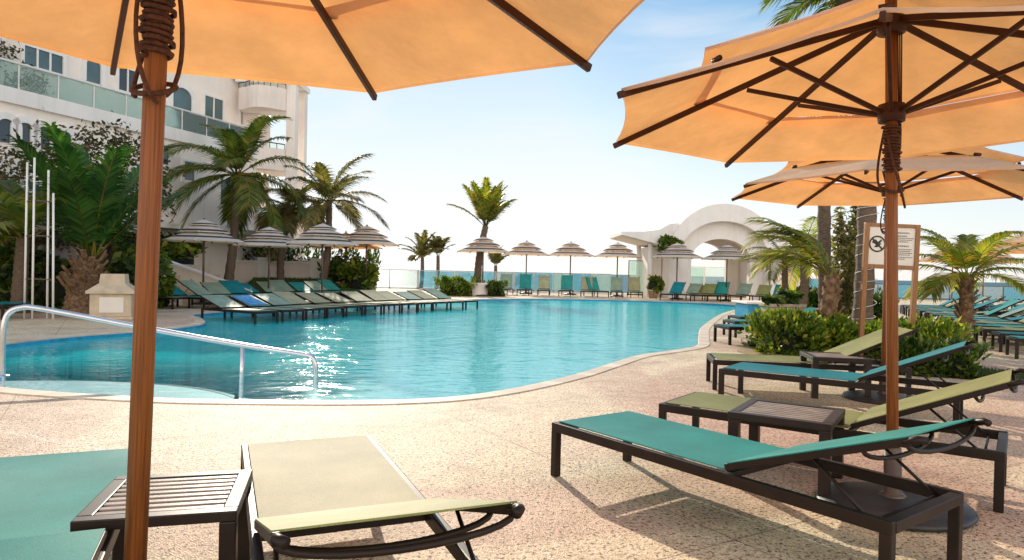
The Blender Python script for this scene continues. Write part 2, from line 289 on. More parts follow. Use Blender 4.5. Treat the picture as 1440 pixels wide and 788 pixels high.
# ------------------------------------------------------------------ mesh builder
class MB:
    def __init__(s): s.v = []; s.f = []; s.m = []; s.smooth = []
    def add(s, vs, fs, mi=0, sm=False):
        o = len(s.v); s.v += [tuple(v) for v in vs]
        for f in fs: s.f.append(tuple(i + o for i in f)); s.m.append(mi); s.smooth.append(sm)
    def box(s, c, d, mi=0, rot=None):
        x, y, z = d[0] / 2, d[1] / 2, d[2] / 2
        vs = [Vector((a * x, b * y, e * z)) for a in (-1, 1) for b in (-1, 1) for e in (-1, 1)]
        if rot is not None: vs = [rot @ v for v in vs]
        c = Vector(c); vs = [v + c for v in vs]
        s.add(vs, [(0, 1, 3, 2), (4, 6, 7, 5), (0, 4, 5, 1), (2, 3, 7, 6), (0, 2, 6, 4), (1, 5, 7, 3)], mi)
    def bx(s, x0, x1, y0, y1, z0, z1, mi=0): s.box(((x0 + x1) / 2, (y0 + y1) / 2, (z0 + z1) / 2), (x1 - x0, y1 - y0, z1 - z0), mi)
    def rbox(s, c, d, r, mi=0, rot=None):      # box with chamfered edges
        import bmesh
        bm = bmesh.new(); bmesh.ops.create_cube(bm, size=1)
        for v in bm.verts: v.co = Vector((v.co.x * d[0], v.co.y * d[1], v.co.z * d[2]))
        bmesh.ops.bevel(bm, geom=bm.edges[:], offset=r, segments=2, affect='EDGES', profile=.5)
        bm.verts.index_update()
        vs = [(rot @ v.co if rot is not None else v.co) + Vector(c) for v in bm.verts]
        fs = [tuple(v.index for v in f.verts) for f in bm.faces]; bm.free(); s.add(vs, fs, mi)
    def bar(s, a, b, w, h, mi=0, up=Vector((0, 0, 1)), r=0):
        a = Vector(a); b = Vector(b); d = b - a; L = d.length; d.normalize()
        side = d.cross(up)
        if side.length < 1e-4: side = d.cross(Vector((1, 0, 0)))
        side.normalize(); u = side.cross(d)
        rot = Matrix((d, side, u)).transposed()
        if r: s.rbox((a + b) / 2, (L, w, h), r, mi, rot)
        else: s.box((a + b) / 2, (L, w, h), mi, rot)
    def tube(s, pts, r, n=8, mi=0, cap=True):
        pts = [Vector(p) for p in pts]; rs = r if isinstance(r, (list, tuple)) else [r] * len(pts)
        rings = []; prev = None
        for i, p in enumerate(pts):
            d = (pts[min(i + 1, len(pts) - 1)] - pts[max(i - 1, 0)]).normalized()
            if prev is None:
                prev = d.cross(Vector((0, 0, 1)));
                if prev.length < .05: prev = d.cross(Vector((1, 0, 0)))
            prev = (prev - d * prev.dot(d)).normalized(); q = d.cross(prev)
            rings.append([p + (prev * math.cos(2 * PI * k / n) + q * math.sin(2 * PI * k / n)) * rs[i] for k in range(n)])
        vs = [v for rg in rings for v in rg]; fs = []
        for i in range(len(pts) - 1):
            for k in range(n):
                fs.append((i * n + k, i * n + (k + 1) % n, (i + 1) * n + (k + 1) % n, (i + 1) * n + k))
        if cap: fs += [tuple(range(n - 1, -1, -1)), tuple(range((len(pts) - 1) * n, len(pts) * n))]
        s.add(vs, fs, mi, True)
    def lathe(s, prof, n=24, mi=0, c=(0, 0, 0), sm=True, phase=0):
        vs = []; fs = []
        for r, z in prof:
            for k in range(n):
                a = 2 * PI * k / n + phase; vs.append((c[0] + r * math.cos(a), c[1] + r * math.sin(a), c[2] + z))
        for i in range(len(prof) - 1):
            for k in range(n): fs.append((i * n + k, i * n + (k + 1) % n, (i + 1) * n + (k + 1) % n, (i + 1) * n + k))
        s.add(vs, fs, mi, sm)
    def prism(s, poly, z0, z1, mi=0, caps=True):
        n = len(poly); vs = [(x, y, z0) for x, y in poly] + [(x, y, z1) for x, y in poly]
        s.add(vs, [(i, (i + 1) % n, n + (i + 1) % n, n + i) for i in range(n)], mi)
        if caps:
            tr = tessellate_polygon([[Vector((x, y, 0)) for x, y in poly]])
            s.add([(x, y, z1) for x, y in poly], tr, mi); s.add([(x, y, z0) for x, y in poly], [t[::-1] for t in tr], mi)
    def xz(s, poly, y0, y1, mi=0, hole=None):   # polygon in the x-z plane pushed along y
        n = len(poly)
        s.add([(x, y0, z) for x, z in poly] + [(x, y1, z) for x, z in poly], [(i, (i + 1) % n, n + (i + 1) % n, n + i) for i in range(n)], mi)
        tr = tessellate_polygon([[Vector((x, z, 0)) for x, z in poly]])
        s.add([(x, y0, z) for x, z in poly], tr, mi); s.add([(x, y1, z) for x, z in poly], [t[::-1] for t in tr], mi)
    def build(s, name, mats, parent=None, loc=None, recalc=False):
        me = bpy.data.meshes.new(name); me.from_pydata(s.v, [], s.f)
        mats = mats if isinstance(mats, (list, tuple)) else [mats]
        for mm in mats: me.materials.append(mm)
        me.polygons.foreach_set('material_index', s.m); me.polygons.foreach_set('use_smooth', s.smooth)
        me.validate(); me.update()
        if recalc:
            import bmesh
            bm = bmesh.new(); bm.from_mesh(me); bmesh.ops.remove_doubles(bm, verts=bm.verts, dist=1e-5); bmesh.ops.recalc_face_normals(bm, faces=bm.faces); bm.to_mesh(me); bm.free()
        o = bpy.data.objects.new(name, me); C.objects.link(o)
        if parent is not None: o.parent = parent
        if loc is not None: o.location = loc
        return o

def tag(o, label=None, cat=None, group=None, kind=None):
    if label: o['label'] = label
    if cat: o['category'] = cat
    if group: o['group'] = group
    if kind: o['kind'] = kind
    return o
def empty(name, loc=(0, 0, 0), rz=0, label=None, cat=None, group=None):
    o = bpy.data.objects.new(name, None); C.objects.link(o); o.location = loc; o.rotation_euler = (0, 0, rz); o.empty_display_size = .1
    return tag(o, label, cat, group)
KIDS = {}
def copy_tree(o, parent=None):
    c = o.copy(); C.objects.link(c)
    if parent is not None: c.parent = parent
    for ch in list(o.children): copy_tree(ch, c)
    return c
PROTO = {}
def instance(key, maker, name, loc, rz, label, cat, group=None, sc=1):
    """first use builds the thing, later uses copy it with its parts"""
    if key not in PROTO:
        root = empty(name); maker(root); PROTO[key] = root; o = root
    else:
        o = copy_tree(PROTO[key]); bpy.context.view_layer.update()
    o.location = loc; o.rotation_euler = (0, 0, rz); o.scale = (sc, sc, sc)
    for k in ('label', 'category', 'group'):
        if k in o: del o[k]
    return tag(o, label, cat, group)
def struct(name, mb, mats, **k): return tag(mb.build(name, mats, **k), kind='structure')

# ------------------------------------------------------------------ setting: pool, deck, sea
def catmull(pts, n=8, closed=True):
    out = []; L = len(pts)
    for i in range(L if closed else L - 1):
        if closed: p = [pts[(i + j - 1) % L] for j in range(4)]
        else: p = [pts[max(0, min(L - 1, i + j - 1))] for j in range(4)]
        for k in range(n):
            t = k / n
            out.append(tuple(.5 * ((2 * p[1][a]) + (-p[0][a] + p[2][a]) * t + (2 * p[0][a] - 5 * p[1][a] + 4 * p[2][a] - p[3][a]) * t * t + (-p[0][a] + 3 * p[1][a] - 3 * p[2][a] + p[3][a]) * t ** 3) for a in (0, 1)))
    if not closed: out.append(tuple(pts[-1]))
    return out
POOL = [(-5.3, 7.05), (-3.6, 6.66), (-2.6, 6.62), (-1.13, 6.78), (-.23, 7.3), (.71, 8.55), (1.45, 9.9), (2.07, 11.0), (2.84, 11.85), (3.45, 12.7), (3.9, 14.2), (4.9, 17.5), (7.2, 23.5), (9.8, 29.3),
        (9.9, 32.6), (6.5, 34.5), (2.87, 34.6), (-1.0, 32.6), (-3.5, 28.3), (-6.0, 24), (-7.9, 20.5), (-8.4, 18.2), (-7.5, 16.6), (-6.9, 15.2), (-7.1, 13.6), (-7.8, 12.1), (-8.0, 10.2), (-7.2, 8.1)]
pool = catmull(POOL, 7)
outer = [(-70, -10), (90, -10), (90, 48), (-70, 48)]
def holed(name, outer, hole, z, mat):
    pts = [Vector((x, y, 0)) for x, y in outer] + [Vector((x, y, 0)) for x, y in hole]
    tr = tessellate_polygon([[Vector((x, y, 0)) for x, y in outer], [Vector((x, y, 0)) for x, y in hole]])
    mb = MB(); mb.add([(p.x, p.y, z) for p in pts], tr); return struct(name, mb, mat, recalc=True)
def offset(poly, d):
    out = []; n = len(poly)
    for i in range(n):
        a = Vector(poly[i - 1]); b = Vector(poly[(i + 1) % n]); t = (b - a).normalized()
        out.append((poly[i][0] + t.y * d, poly[i][1] - t.x * d))
    return out
pin = pool
cop = offset(pool, .22)
holed('pool_deck', outer, offset(pool, .20), 0, M['deck'])
mb = MB(); n = len(pool)
dens = []; acc = 0
for i in range(n):
    a, b, c, d = pool[i], pool[(i + 1) % n], cop[i], cop[(i + 1) % n]; k = max(1, round(math.dist(a, b) / .5))
    for q in range(k):
        u0, u1 = q / k + .008, (q + 1) / k - .008
        l = lambda p, w, t: (p[0] + (w[0] - p[0]) * t, p[1] + (w[1] - p[1]) * t)
        p0, p1, p2, p3 = l(a, b, u0), l(a, b, u1), l(c, d, u1), l(c, d, u0)
        mb.add([(*p0, .004), (*p1, .004), (*l(p1, p2, .06), .012), (*l(p0, p3, .06), .012), (*p2, .012), (*p3, .012), (*p0, -.06), (*p1, -.06), (*p2, -.02), (*p3, -.02)],
               [(0, 1, 2, 3), (3, 2, 4, 5), (6, 7, 1, 0), (5, 4, 8, 9), (0, 3, 5, 9, 6), (1, 7, 8, 4, 2)])
struct('pool_coping', mb, M['coping'], recalc=True)
mb = MB(); mb.add([(x, y, -.02) for x, y in offset(pool, -.012)] + [(x, y, -.24) for x, y in offset(pool, -.012)], [(i, n + i, n + (i + 1) % n, (i + 1) % n) for i in range(n)]); struct('waterline_tiles', mb, M['bluetile'])
mb = MB(); mb.add([(x, y, -.008) for x, y in offset(pool, .21)] + [(x, y, -.008) for x, y in offset(pool, .004)], [(i, (i + 1) % n, n + (i + 1) % n, n + i) for i in range(n)]); struct('coping_mortar', mb, M['stoned'])
WZ = -.07
mb = MB()
mb.add([(x, y, -.05) for x, y in pool] + [(x, y, -1.25) for x, y in pool], [(i, n + i, n + (i + 1) % n, (i + 1) % n) for i in range(n)])
tr = tessellate_polygon([[Vector((x, y, 0)) for x, y in pool]])
mb.add([(x, y, -1.25) for x, y in pool], tr)
struct('pool_basin', mb, M['poolfloor'], recalc=False)
mb = MB(); mb.add([(x, y, WZ) for x, y in pool], tr); struct('pool_water', mb, M['water'], recalc=True)
# entry steps (quarter-round treads) and the shallow ledge under the left row of loungers
def clip_in(poly):   # keep the disc points inside the pool
    from mathutils.geometry import intersect_point_line
    return poly
def inside(x, y, poly=pool):
    c = False; n = len(poly)
    for i in range(n):
        x1, y1 = poly[i]; x2, y2 = poly[i - 1]
        if (y1 > y) != (y2 > y) and x < (x2 - x1) * (y - y1) / (y2 - y1) + x1: c = not c
    return c
for k, (rr, zt) in enumerate(((2.2, -.14), (2.75, -.34), (3.3, -.56))):
    mb = MB(); cx, cy = -5.2, 6.2
    arc = [(cx + rr * 1.25 * math.cos(a), cy + rr * math.sin(a)) for a in [R(x) for x in range(2, 179, 3)]]
    arc = [p for p in arc if inside(*p)]
    edge = [p for p in pool if p[1] < 9 and (p[0] - cx) ** 2 / 1.5625 + (p[1] - cy) ** 2 < rr * rr]
    edge.sort(key=lambda p: p[0])
    poly = arc + edge
    mb.prism(poly, -1.24 + k * .01, zt, 0)
    for i in range(len(arc) - 1):
        a, b = arc[i], arc[i + 1]
        ca = ((a[0] - cx) * .975 + cx, (a[1] - cy) * .975 + cy); cb = ((b[0] - cx) * .975 + cx, (b[1] - cy) * .975 + cy)
        mb.add([(*a, zt + .004), (*b, zt + .004), (*cb, zt + .004), (*ca, zt + .004)], [(0, 1, 2, 3)], 1)
    struct('pool_step', mb, [M['step'], M['nosing']])
FEET = catmull([(-6.05, 16.3), (-5.25, 18.1), (-4.3, 20.2), (-3.1, 22.4), (-1.6, 24.7), (-.9, 25.8)], 6, False)
ledge = [(x + .28, y - .12) for x, y in FEET] + [p for p in pool if p[0] < -1.5 and p[1] > 16.3 and not (p[0] > -3 and p[1] < 27)][0:]
edgep = [p for p in pool if p[0] < -2.2 and p[1] > 16.2]
edgep.sort(key=lambda p: -p[1])
mb = MB(); mb.prism([(x + .3, y - .12) for x, y in FEET] + edgep, -1.23, -.12); struct('pool_ledge', mb, M['step'])
# sand and sea
mb = MB(); mb.add([(-400, 47.9, -.03), (400, 47.9, -.03), (400, 58, -.9), (-400, 58, -.9), (400, 75, -3.4), (-400, 75, -3.4)], [(0, 1, 2, 3), (3, 2, 4, 5)]); struct('beach', mb, M['sand'])
mb = MB(); mb.add([(-9000, 64, -2.6), (9000, 64, -2.6), (9000, 12000, -2.6), (-9000, 12000, -2.6)], [(0, 1, 2, 3)]); struct('sea', mb, M['sea'])
mb = MB(); mb.add([(-400, -120, -.06), (400, -120, -.06), (400, 47.9, -.06), (90, 47.9, -.06), (90, -10, -.06), (-70, -10, -.06), (-70, 47.9, -.06), (-400, 47.9, -.06)], tessellate_polygon([[Vector(p) for p in [(-400, -120, 0), (400, -120, 0), (400, 47.9, 0), (90, 47.9, 0), (90, -10, 0), (-70, -10, 0), (-70, 47.9, 0), (-400, 47.9, 0)]]])); struct('ground', mb, M['sand'])

# ------------------------------------------------------------------ sun loungers
LL, LW, LH, HX = 2.1, .70, .36, 1.30
def lounger_maker(seatmat, backmat, ang, towel=None):
    def mk(root):
        fr = M['frame']; f = MB()
        for s in (-1, 1):
            f.rbox((LL / 2, s * (LW / 2 - .02), LH - .045), (LL, .036, .058), .006)
        f.rbox((.02, 0, LH - .045), (.04, LW - .07, .056), .006); f.rbox((LL - .022, 0, LH - .045), (.05, LW - .07, .05), .006)
        f.rbox((HX - .02, 0, LH - .05), (.03, LW - .07, .03), .004)
        f.build('frame', fr, root)
        for x in (.026, LL - .026):
            for s in (-1, 1):
                l = MB(); l.rbox((x, s * (LW / 2 - .024), (LH - .07) / 2), (.05, .046, LH - .07), .005); l.build('leg', fr, root)
        def sheet(x0, x1, w, z, sag, nx=10, ny=8, th=.006):
            s = MB(); vs = []
            for i in range(nx + 1):
                for j in range(ny + 1):
                    u = i / nx; v = j / ny * 2 - 1
                    vs.append((x0 + (x1 - x0) * u, v * w / 2, z - sag * (1 - v * v) * max(0, math.sin(PI * min(1, max(0, u)))) ** .5))
            k = len(vs); vs2 = [(a, b, c - th) for a, b, c in vs]; fs = []
            q = lambda i, j: i * (ny + 1) + j
            for i in range(nx):
                for j in range(ny):
                    fs.append((q(i, j), q(i + 1, j), q(i + 1, j + 1), q(i, j + 1))); fs.append((k + q(i, j + 1), k + q(i + 1, j + 1), k + q(i + 1, j), k + q(i, j)))
            s.add(vs + vs2, fs, 0, True)
            rim = [q(i, 0) for i in range(nx)] + [q(nx, j) for j in range(ny)] + [q(i, ny) for i in range(nx, 0, -1)] + [q(0, j) for j in range(ny, 0, -1)]
            m_ = len(rim); s.add([vs[t] for t in rim] + [vs2[t] for t in rim], [(t, m_ + t, m_ + (t + 1) % m_, (t + 1) % m_) for t in range(m_)], 0, False); return s
        sheet(.045, HX - .015, LW - .072, LH - .006, .022).build('seat', seatmat, root)
        BL = .90
        bf = MB(); W2 = LW / 2 - .028
        for s in (-1, 1):
            bf.rbox((BL / 2, s * W2, .0), (BL, .026, .034), .005)
            # rounded handles at the head end
            bf.tube([(BL - .03, s * W2, 0), (BL + .03, s * W2, .0), (BL + .05, s * (W2 - .02), -.01)], .016, 8)
        for xx, dp in ((BL - .02, .055), (BL - .2, .06)):       # bowed cross bars under the cloth
            bf.tube([(xx, W2 * math.cos(t * PI / 12) , -.012 - dp * math.sin(t * PI / 12)) for t in range(13)], .0105, 8)
        bf.rbox((.02, 0, 0), (.026, W2 * 2, .022), .004)
        b = bf.build('backrest', fr, root, loc=(HX + .005, 0, LH + .006)); b.rotation_euler = (0, -ang, 0)
        sh = sheet(.02, BL - .01, W2 * 2 + .02, .021, .012); sh.build('back_sling', backmat, b)
        # prop rods down to the side rails (set in the backrest's own frame)
        def inv(x, z):
            dx, dz = x - HX - .005, z - LH - .006
            return (dx * math.cos(ang) + dz * math.sin(ang), -dx * math.sin(ang) + dz * math.cos(ang))
        pr = MB()
        fx = min(LL - .1, HX + .86 * math.cos(ang) * .75 + .12)
        fx2, fz2 = inv(fx, LH - .055)
        for s in (-1, 1):
            pr.tube([(BL * .5, s * (W2 - .03), -.012), (fx2, s * (W2 - .02), fz2)], .008, 6)
        pr.tube([(fx2, -W2 - .02, fz2), (fx2, W2 + .02, fz2)], .008, 6)
        pr.build('prop', fr, b)
    return mk
JR = random.Random(99)
def lounger(foot, head, seat='teal', back=None, ang=24, label='', group=None, z=0.0, sc=1):
    """foot: centre of the foot end; head: direction in the ground plane"""
    back = back or seat
    rz = math.atan2(head[1], head[0])
    if math.hypot(*foot[:2]) > 10: rz += JR.uniform(-.06, .06); foot = (foot[0] + JR.uniform(-.04, .04), foot[1] + JR.uniform(-.06, .06))
    return instance(('l', seat, back, ang), lounger_maker(M[seat], M[back], R(ang)), 'sun_lounger', (foot[0], foot[1], z), rz, label, 'sun lounger', group, sc)
def near_side(p, d, W=LW):     # near-left corner of the foot end -> centre of the foot end
    d = Vector(d[:2]).normalized(); nrm = Vector((-d.y, d.x)); return (p[0] + nrm.x * W / 2, p[1] + nrm.y * W / 2), (d.x, d.y)

G1 = 'sun loungers standing by the tan parasols'
f, d = near_side((.27, 4.37), (.594, -.805)); lounger(f, d, 'teal', None, 20, 'teal sling lounger with slightly raised back, in front of the dark slatted table', G1)
f, d = near_side((1.11, 5.08), (.80, -.60)); lounger(f, d, 'olive', None, 24, 'olive green lounger partly hidden behind the dark slatted table and the parasol pole', G1)
f, d = near_side((2.16, 7.07), (.812, -.583)); lounger(f, d, 'teal2', None, 24, 'deep teal lounger with raised back between two olive loungers near the leafy hedge', G1)
f, d = near_side((2.32, 7.8), (.985, -.17)); lounger(f, d, 'olive', None, 25, 'olive lounger with raised back close against the leafy hedge', G1)
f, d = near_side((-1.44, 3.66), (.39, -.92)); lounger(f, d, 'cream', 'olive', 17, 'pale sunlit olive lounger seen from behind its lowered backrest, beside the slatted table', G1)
f, d = near_side((-2.53, 3.30), (.39, -.92)); lounger(f, d, 'teal', None, 1, 'teal lounger cut off by the picture edge beside the slatted table', G1)

# ------------------------------------------------------------------ side tables
TS, TH = .60, .45
def table_maker(grid):
    def mk(root):
        t = MB(); h = TS / 2
        for s in (-1, 1):
            t.rbox((0, s * (h - .03), TH - .022), (TS, .06, .044), .005); t.rbox((s * (h - .03), 0, TH - .022), (.06, TS - .12, .044), .005)
        t.build('frame', M['table'], root)
        s = MB(); k = 8
        for i in range(k):
            y = -h + .06 + (TS - .12) * (i + .5) / k
            s.rbox((0, y, TH - .014), (TS - .12, .035, .02), .003)
        if grid:
            for i in range(5):
                x = -h + .06 + (TS - .12) * (i + .5) / 5
                s.rbox((x, 0, TH - .02), (.03, TS - .12, .014), .003)
        s.build('slat_top', M['slat'], root)
        for a in (-1, 1):
            for b in (-1, 1):
                l = MB(); l.rbox((a * (h - .035), b * (h - .035), (TH - .044) / 2), (.066, .066, TH - .044), .006); l.build('leg', M['table'], root)
    return mk
def table(c, rz, label, grid=False, sc=1): return instance(('t', grid), table_maker(grid), 'side_table', (c[0], c[1], 0), rz, label, 'side table', None, sc)
table((-1.32, 2.68), R(15), 'low slatted side table between the pale olive lounger and the cut off teal lounger', False, .9)
table((1.79, 4.38), R(-33), 'square dark slatted side table between the teal and olive loungers', True)
table((3.62, 7.62), R(-10), 'small dark side table between the deep teal and olive loungers by the hedge', True)

# ------------------------------------------------------------------ tan market parasols
UR, UZ, UA = 1.68, 2.25, 2.80
def parasol_maker(phase, detail=True):
    def mk(root):
        n = 8; slope = (UA - UZ) / UR
        tip = [(math.cos(phase + 2 * PI * k / n), math.sin(phase + 2 * PI * k / n)) for k in range(n)]
        def tier(r0, r1, z0, z1, nr=6, ns=6, sag=.02, hem=.018):
            c = MB()
            for k in range(n):
                a, b = tip[k], tip[(k + 1) % n]; vs = []
                for i in range(nr + 1):
                    u = i / nr; r = r0 + (r1 - r0) * u; z = z0 + (z1 - z0) * u
                    for j in range(ns + 1):
                        v = j / ns; s4 = 4 * v * (1 - v)
                        pull = 1 - .025 * s4 * (1 - u)
                        vs.append(((a[0] * (1 - v) + b[0] * v) * r * pull, (a[1] * (1 - v) + b[1] * v) * r * pull, z - sag * s4 * math.sin(PI * u * .9 + .3) * r / UR))
                fs = [(i * (ns + 1) + j, i * (ns + 1) + j + 1, (i + 1) * (ns + 1) + j + 1, (i + 1) * (ns + 1) + j) for i in range(nr) for j in range(ns)]
                c.add(vs, fs, 0, True)
                # folded hem, slightly darker because doubled
                hv = []
                for j in range(ns + 1):
                    v = j / ns; s4 = 4 * v * (1 - v); p = 1 - .025 * s4
                    x, y = (a[0] * (1 - v) + b[0] * v) * r0 * p, (a[1] * (1 - v) + b[1] * v) * r0 * p
                    z = z0 - sag * s4 * math.sin(.3) * r0 / UR
                    hv += [(x * 1.0005, y * 1.0005, z), (x, y, z - hem)]
                c.add(hv, [(2 * j, 2 * j + 2, 2 * j + 3, 2 * j + 1) for j in range(ns)], 0, True)
            return c
        zr = lambda r: UA - slope * r
        o = .03
        tier(UR, 1.06, UZ + o, zr(1.06) + o).build('canopy', M['canvas'], root, recalc=True)
        tier(1.2, .04, zr(1.2) + .125, UA + .15).build('vent_canopy', M['canvas'], root, recalc=True)
        p = MB(); p.tube([(0, 0, .04), (0, 0, 1.5), (0, 0, UA + .12)], .0315, 16); p.build('pole', M['pole'], root)
        fi = MB(); fi.lathe([(.0, .2), (.02, .19), (.032, .16), (.02, .13), (.05, .12), (.05, .1), (0, .1)], 12, c=(0, 0, UA + .05)); fi.build('finial', M['rib'], root)
        h = MB(); h.lathe([(.036, -.05), (.075, -.05), (.08, 0), (.075, .04), (.036, .05)], 16, c=(0, 0, UA - .03)); h.build('top_hub', M['rib'], root)
        hz = 2.26
        h = MB(); h.lathe([(.036, -.05), (.07, -.05), (.075, 0), (.07, .05), (.036, .06)], 16, c=(0, 0, hz)); h.build('runner', M['rib'], root)
        for k in range(n):
            x, y = tip[k]; r = MB()
            r.bar((x * .05, y * .05, UA - .01), (x * (UR + .02), y * (UR + .02), UZ - .008), .024, .036, r=.004); rb = r.build('rib', M['rib'], root)
            s = MB(); sr = .80
            s.bar((x * .06, y * .06, hz), (x * sr, y * sr, zr(sr) - .03), .02, .026, r=.003); s.build('strut', M['rib'], rb)
            if detail:
                kn = MB(); kn.tube([(x * 1.13 - y * .03, y * 1.13 + x * .03, zr(1.13) + .045), (x * 1.13 + y * .03, y * 1.13 - x * .03, zr(1.13) + .045)], .016, 8); kn.build('toggle', M['rib'], rb)
        if detail:
            rp = MB(); pts = []
            for i in range(150):
                a = i * .62; z = 2.19 - i * .0018; rr = .04 + .006 * math.sin(i * .37) + .004 * math.sin(i * 1.7); pts.append((rr * math.cos(a), rr * math.sin(a), z))
            rp.tube(pts, .008, 6)
            for q in (0, 1, 2):
                a0 = q * 1.9
                rp.tube([((.05 + .022 * math.sin(t * PI / 10)) * math.cos(a0 + t * .16), (.05 + .022 * math.sin(t * PI / 10)) * math.sin(a0 + t * .16), 2.2 - .38 * math.sin(t * PI / 20 + .02 * q) - .02 * q) for t in range(11)], .007, 6)
                rp.tube([((.045 + .004 * q), .02 * q - .02, 2.2), (.05, .02 * q - .02, UA - .06)], .004, 5)
            rp.tube([(.058 * math.cos(t * .3), .058 * math.sin(t * .3), 1.83 + .03 * math.sin(t * .3)) for t in range(22)], .008, 6)
            rp.build('cord', M['rope'], root)
        b = MB(); b.lathe([(0, 0), (.40, 0), (.41, .015), (.40, .03), (.34, .045), (.2, .06), (.08, .066), (0, .067)], 40)
        b.build('base', M['base'], root)
        sl = MB(); sl.lathe([(.05, .05), (.075, .062), (.06, .08), (.047, .085), (.046, .34), (.037, .345)], 20); sl.build('sleeve', M['greypole'], root)
    return mk
def parasol(x, y, ph, label, group=None, sc=1, tilt=(0, 0), detail=True):
    o = instance(('u', ph, detail), parasol_maker(R(ph), detail), 'parasol', (x, y, 0), 0, label, 'parasol', group, sc)
    o.rotation_euler = (R(tilt[0]), R(tilt[1]), 0); return o
parasol(-1.135, 2.06, 34.5, 'big tan parasol with thick brown pole beside the low slatted table', None, 1, (0, 1.5))
parasol(2.21, 3.90, 15, 'wide open tan parasol with cord wrapped pole behind the teal lounger', None, 1, (-1.0, -1.2))
parasol(4.07, 7.42, 10, 'tan parasol whose pale top shows below the larger parasol, pole near the hedge')
parasol(21.6, 33.5, 0, 'far tan parasol just behind the wooden notice board', 'far tan parasols over the rows of loungers', 1, (0, 0), False)
parasol(23.6, 34.2, 0, 'far tan parasol seen through the fronds of the short palm', 'far tan parasols over the rows of loungers', 1, (0, 0), False)
parasol(16.3, 21.3, 0, 'tan parasol at the picture edge beyond the short palm', 'far tan parasols over the rows of loungers', 1, (0, 0), False)
parasol(-7.7, 31.5, 0, 'tan parasol without stripes behind the striped parasols near the leaning palms', None, 1, (0, 0), False)

# ------------------------------------------------------------------ striped tiered parasols
def striped_maker(root):
    n = 8
    def ring(c, r0, z0, r1, z1, mi):
        vs = []
        for r, z in ((r0, z0), (r1, z1)):
            for k in range(n): a = 2 * PI * k / n + .2; vs.append((r * math.cos(a), r * math.sin(a), z))
        c.add(vs, [(k, (k + 1) % n, n + (k + 1) % n, n + k) for k in range(n)], mi)
    c = MB()
    ring(c, 1.3, 2.1, 1.3, 2.14, 0); ring(c, 1.3, 2.14, 1.1, 2.22, 0); ring(c, 1.1, 2.22, .95, 2.28, 1); ring(c, .95, 2.28, .7, 2.38, 0)
    c.build('canopy', [M['canvas_s'], M['stripe']], root)
    c = MB(); ring(c, .84, 2.40, .84, 2.44, 0); ring(c, .84, 2.44, .68, 2.51, 1); ring(c, .68, 2.51, .4, 2.62, 0); c.build('middle_tier', [M['canvas_s'], M['stripe']], root)
    c = MB(); ring(c, .5, 2.64, .5, 2.67, 0); ring(c, .5, 2.67, .38, 2.72, 1); ring(c, .38, 2.72, .02, 2.86, 0); c.build('top_tier', [M['canvas_s'], M['stripe']], root)
    p = MB(); p.tube([(0, 0, .04), (0, 0, 2.9)], .034, 10); p.build('pole', M['greypole'], root)
    b = MB(); b.lathe([(0, 0), (.36, 0), (.36, .05), (.1, .09), (.06, .12), (.06, .3), (.036, .3)], 20); b.build('base', M['base'], root)
    for k in range(n):
        a = 2 * PI * k / n + .2; x, y = math.cos(a), math.sin(a); r = MB()
        r.bar((x * .04, y * .04, 2.66), (x * 1.29, y * 1.29, 2.09), .022, .03); rb = r.build('rib', M['rib'], root)
        s = MB(); s.bar((x * .05, y * .05, 2.12), (x * .65, y * .65, 2.38), .016, .02); s.build('strut', M['rib'], rb)
def striped(px, Y, label, sc=1, z=0, rz=0, group='striped tiered parasols around the pool'):
    p = at(px, 380, Y); return instance(('s',), striped_maker, 'striped_parasol', (p.x, Y, z), rz, label, 'parasol', group, sc)
striped(286, 23.0, 'striped parasol standing between the stair wall and the small palm bed', 1.0)
striped(378, 25.5, 'striped parasol under the large coconut palm', .98, 0, .3)
striped(453, 23.8, 'striped parasol rising from the ledge row of loungers on a pale pole', 1.0, 0, .5)
striped(515, 30, 'striped parasol in front of the plain tan parasol and low bushes', 1.12, 0, .2)
striped(24, 19.5, 'striped parasol behind the white trellis posts', 1.05, 0, .4)
striped(147, 21, 'striped parasol just behind the stone waste bin and leafy palm', 1.08, 0, .1)
striped(679, 36, 'striped parasol directly behind the palm in the round planter', 1.1, 0, .4)
striped(740, 41.5, 'striped parasol beside the potted palm, first toward the arched pavilion', 1.12)
striped(802, 41.5, 'striped parasol halfway between the potted palm and the arched pavilion', 1.12, 0, .3)
striped(868, 40, 'striped parasol next to the glass screen of the arched pavilion', 1.1, 0, .15)
striped(952, 37.5, 'striped parasol before the solid wall of the arched pavilion', 1.08, 0, .5)
striped(1022, 36.5, 'striped parasol in the middle of the pavilion archway', 1.05, 0, .1)
striped(1083, 37.5, 'striped parasol at the palm side of the arched pavilion', 1.02, 0, .6)

# ------------------------------------------------------------------ lounger rows
ordn = ['first', 'second', 'third', 'fourth', 'fifth', 'sixth', 'seventh', 'eighth', 'ninth', 'tenth', 'eleventh', 'twelfth', 'thirteenth', 'fourteenth', 'fifteenth', 'sixteenth']
colname = {'teal': 'teal', 'teal2': 'deep teal', 'olive': 'olive', 'sage': 'sage green', 'cream': 'cream'}
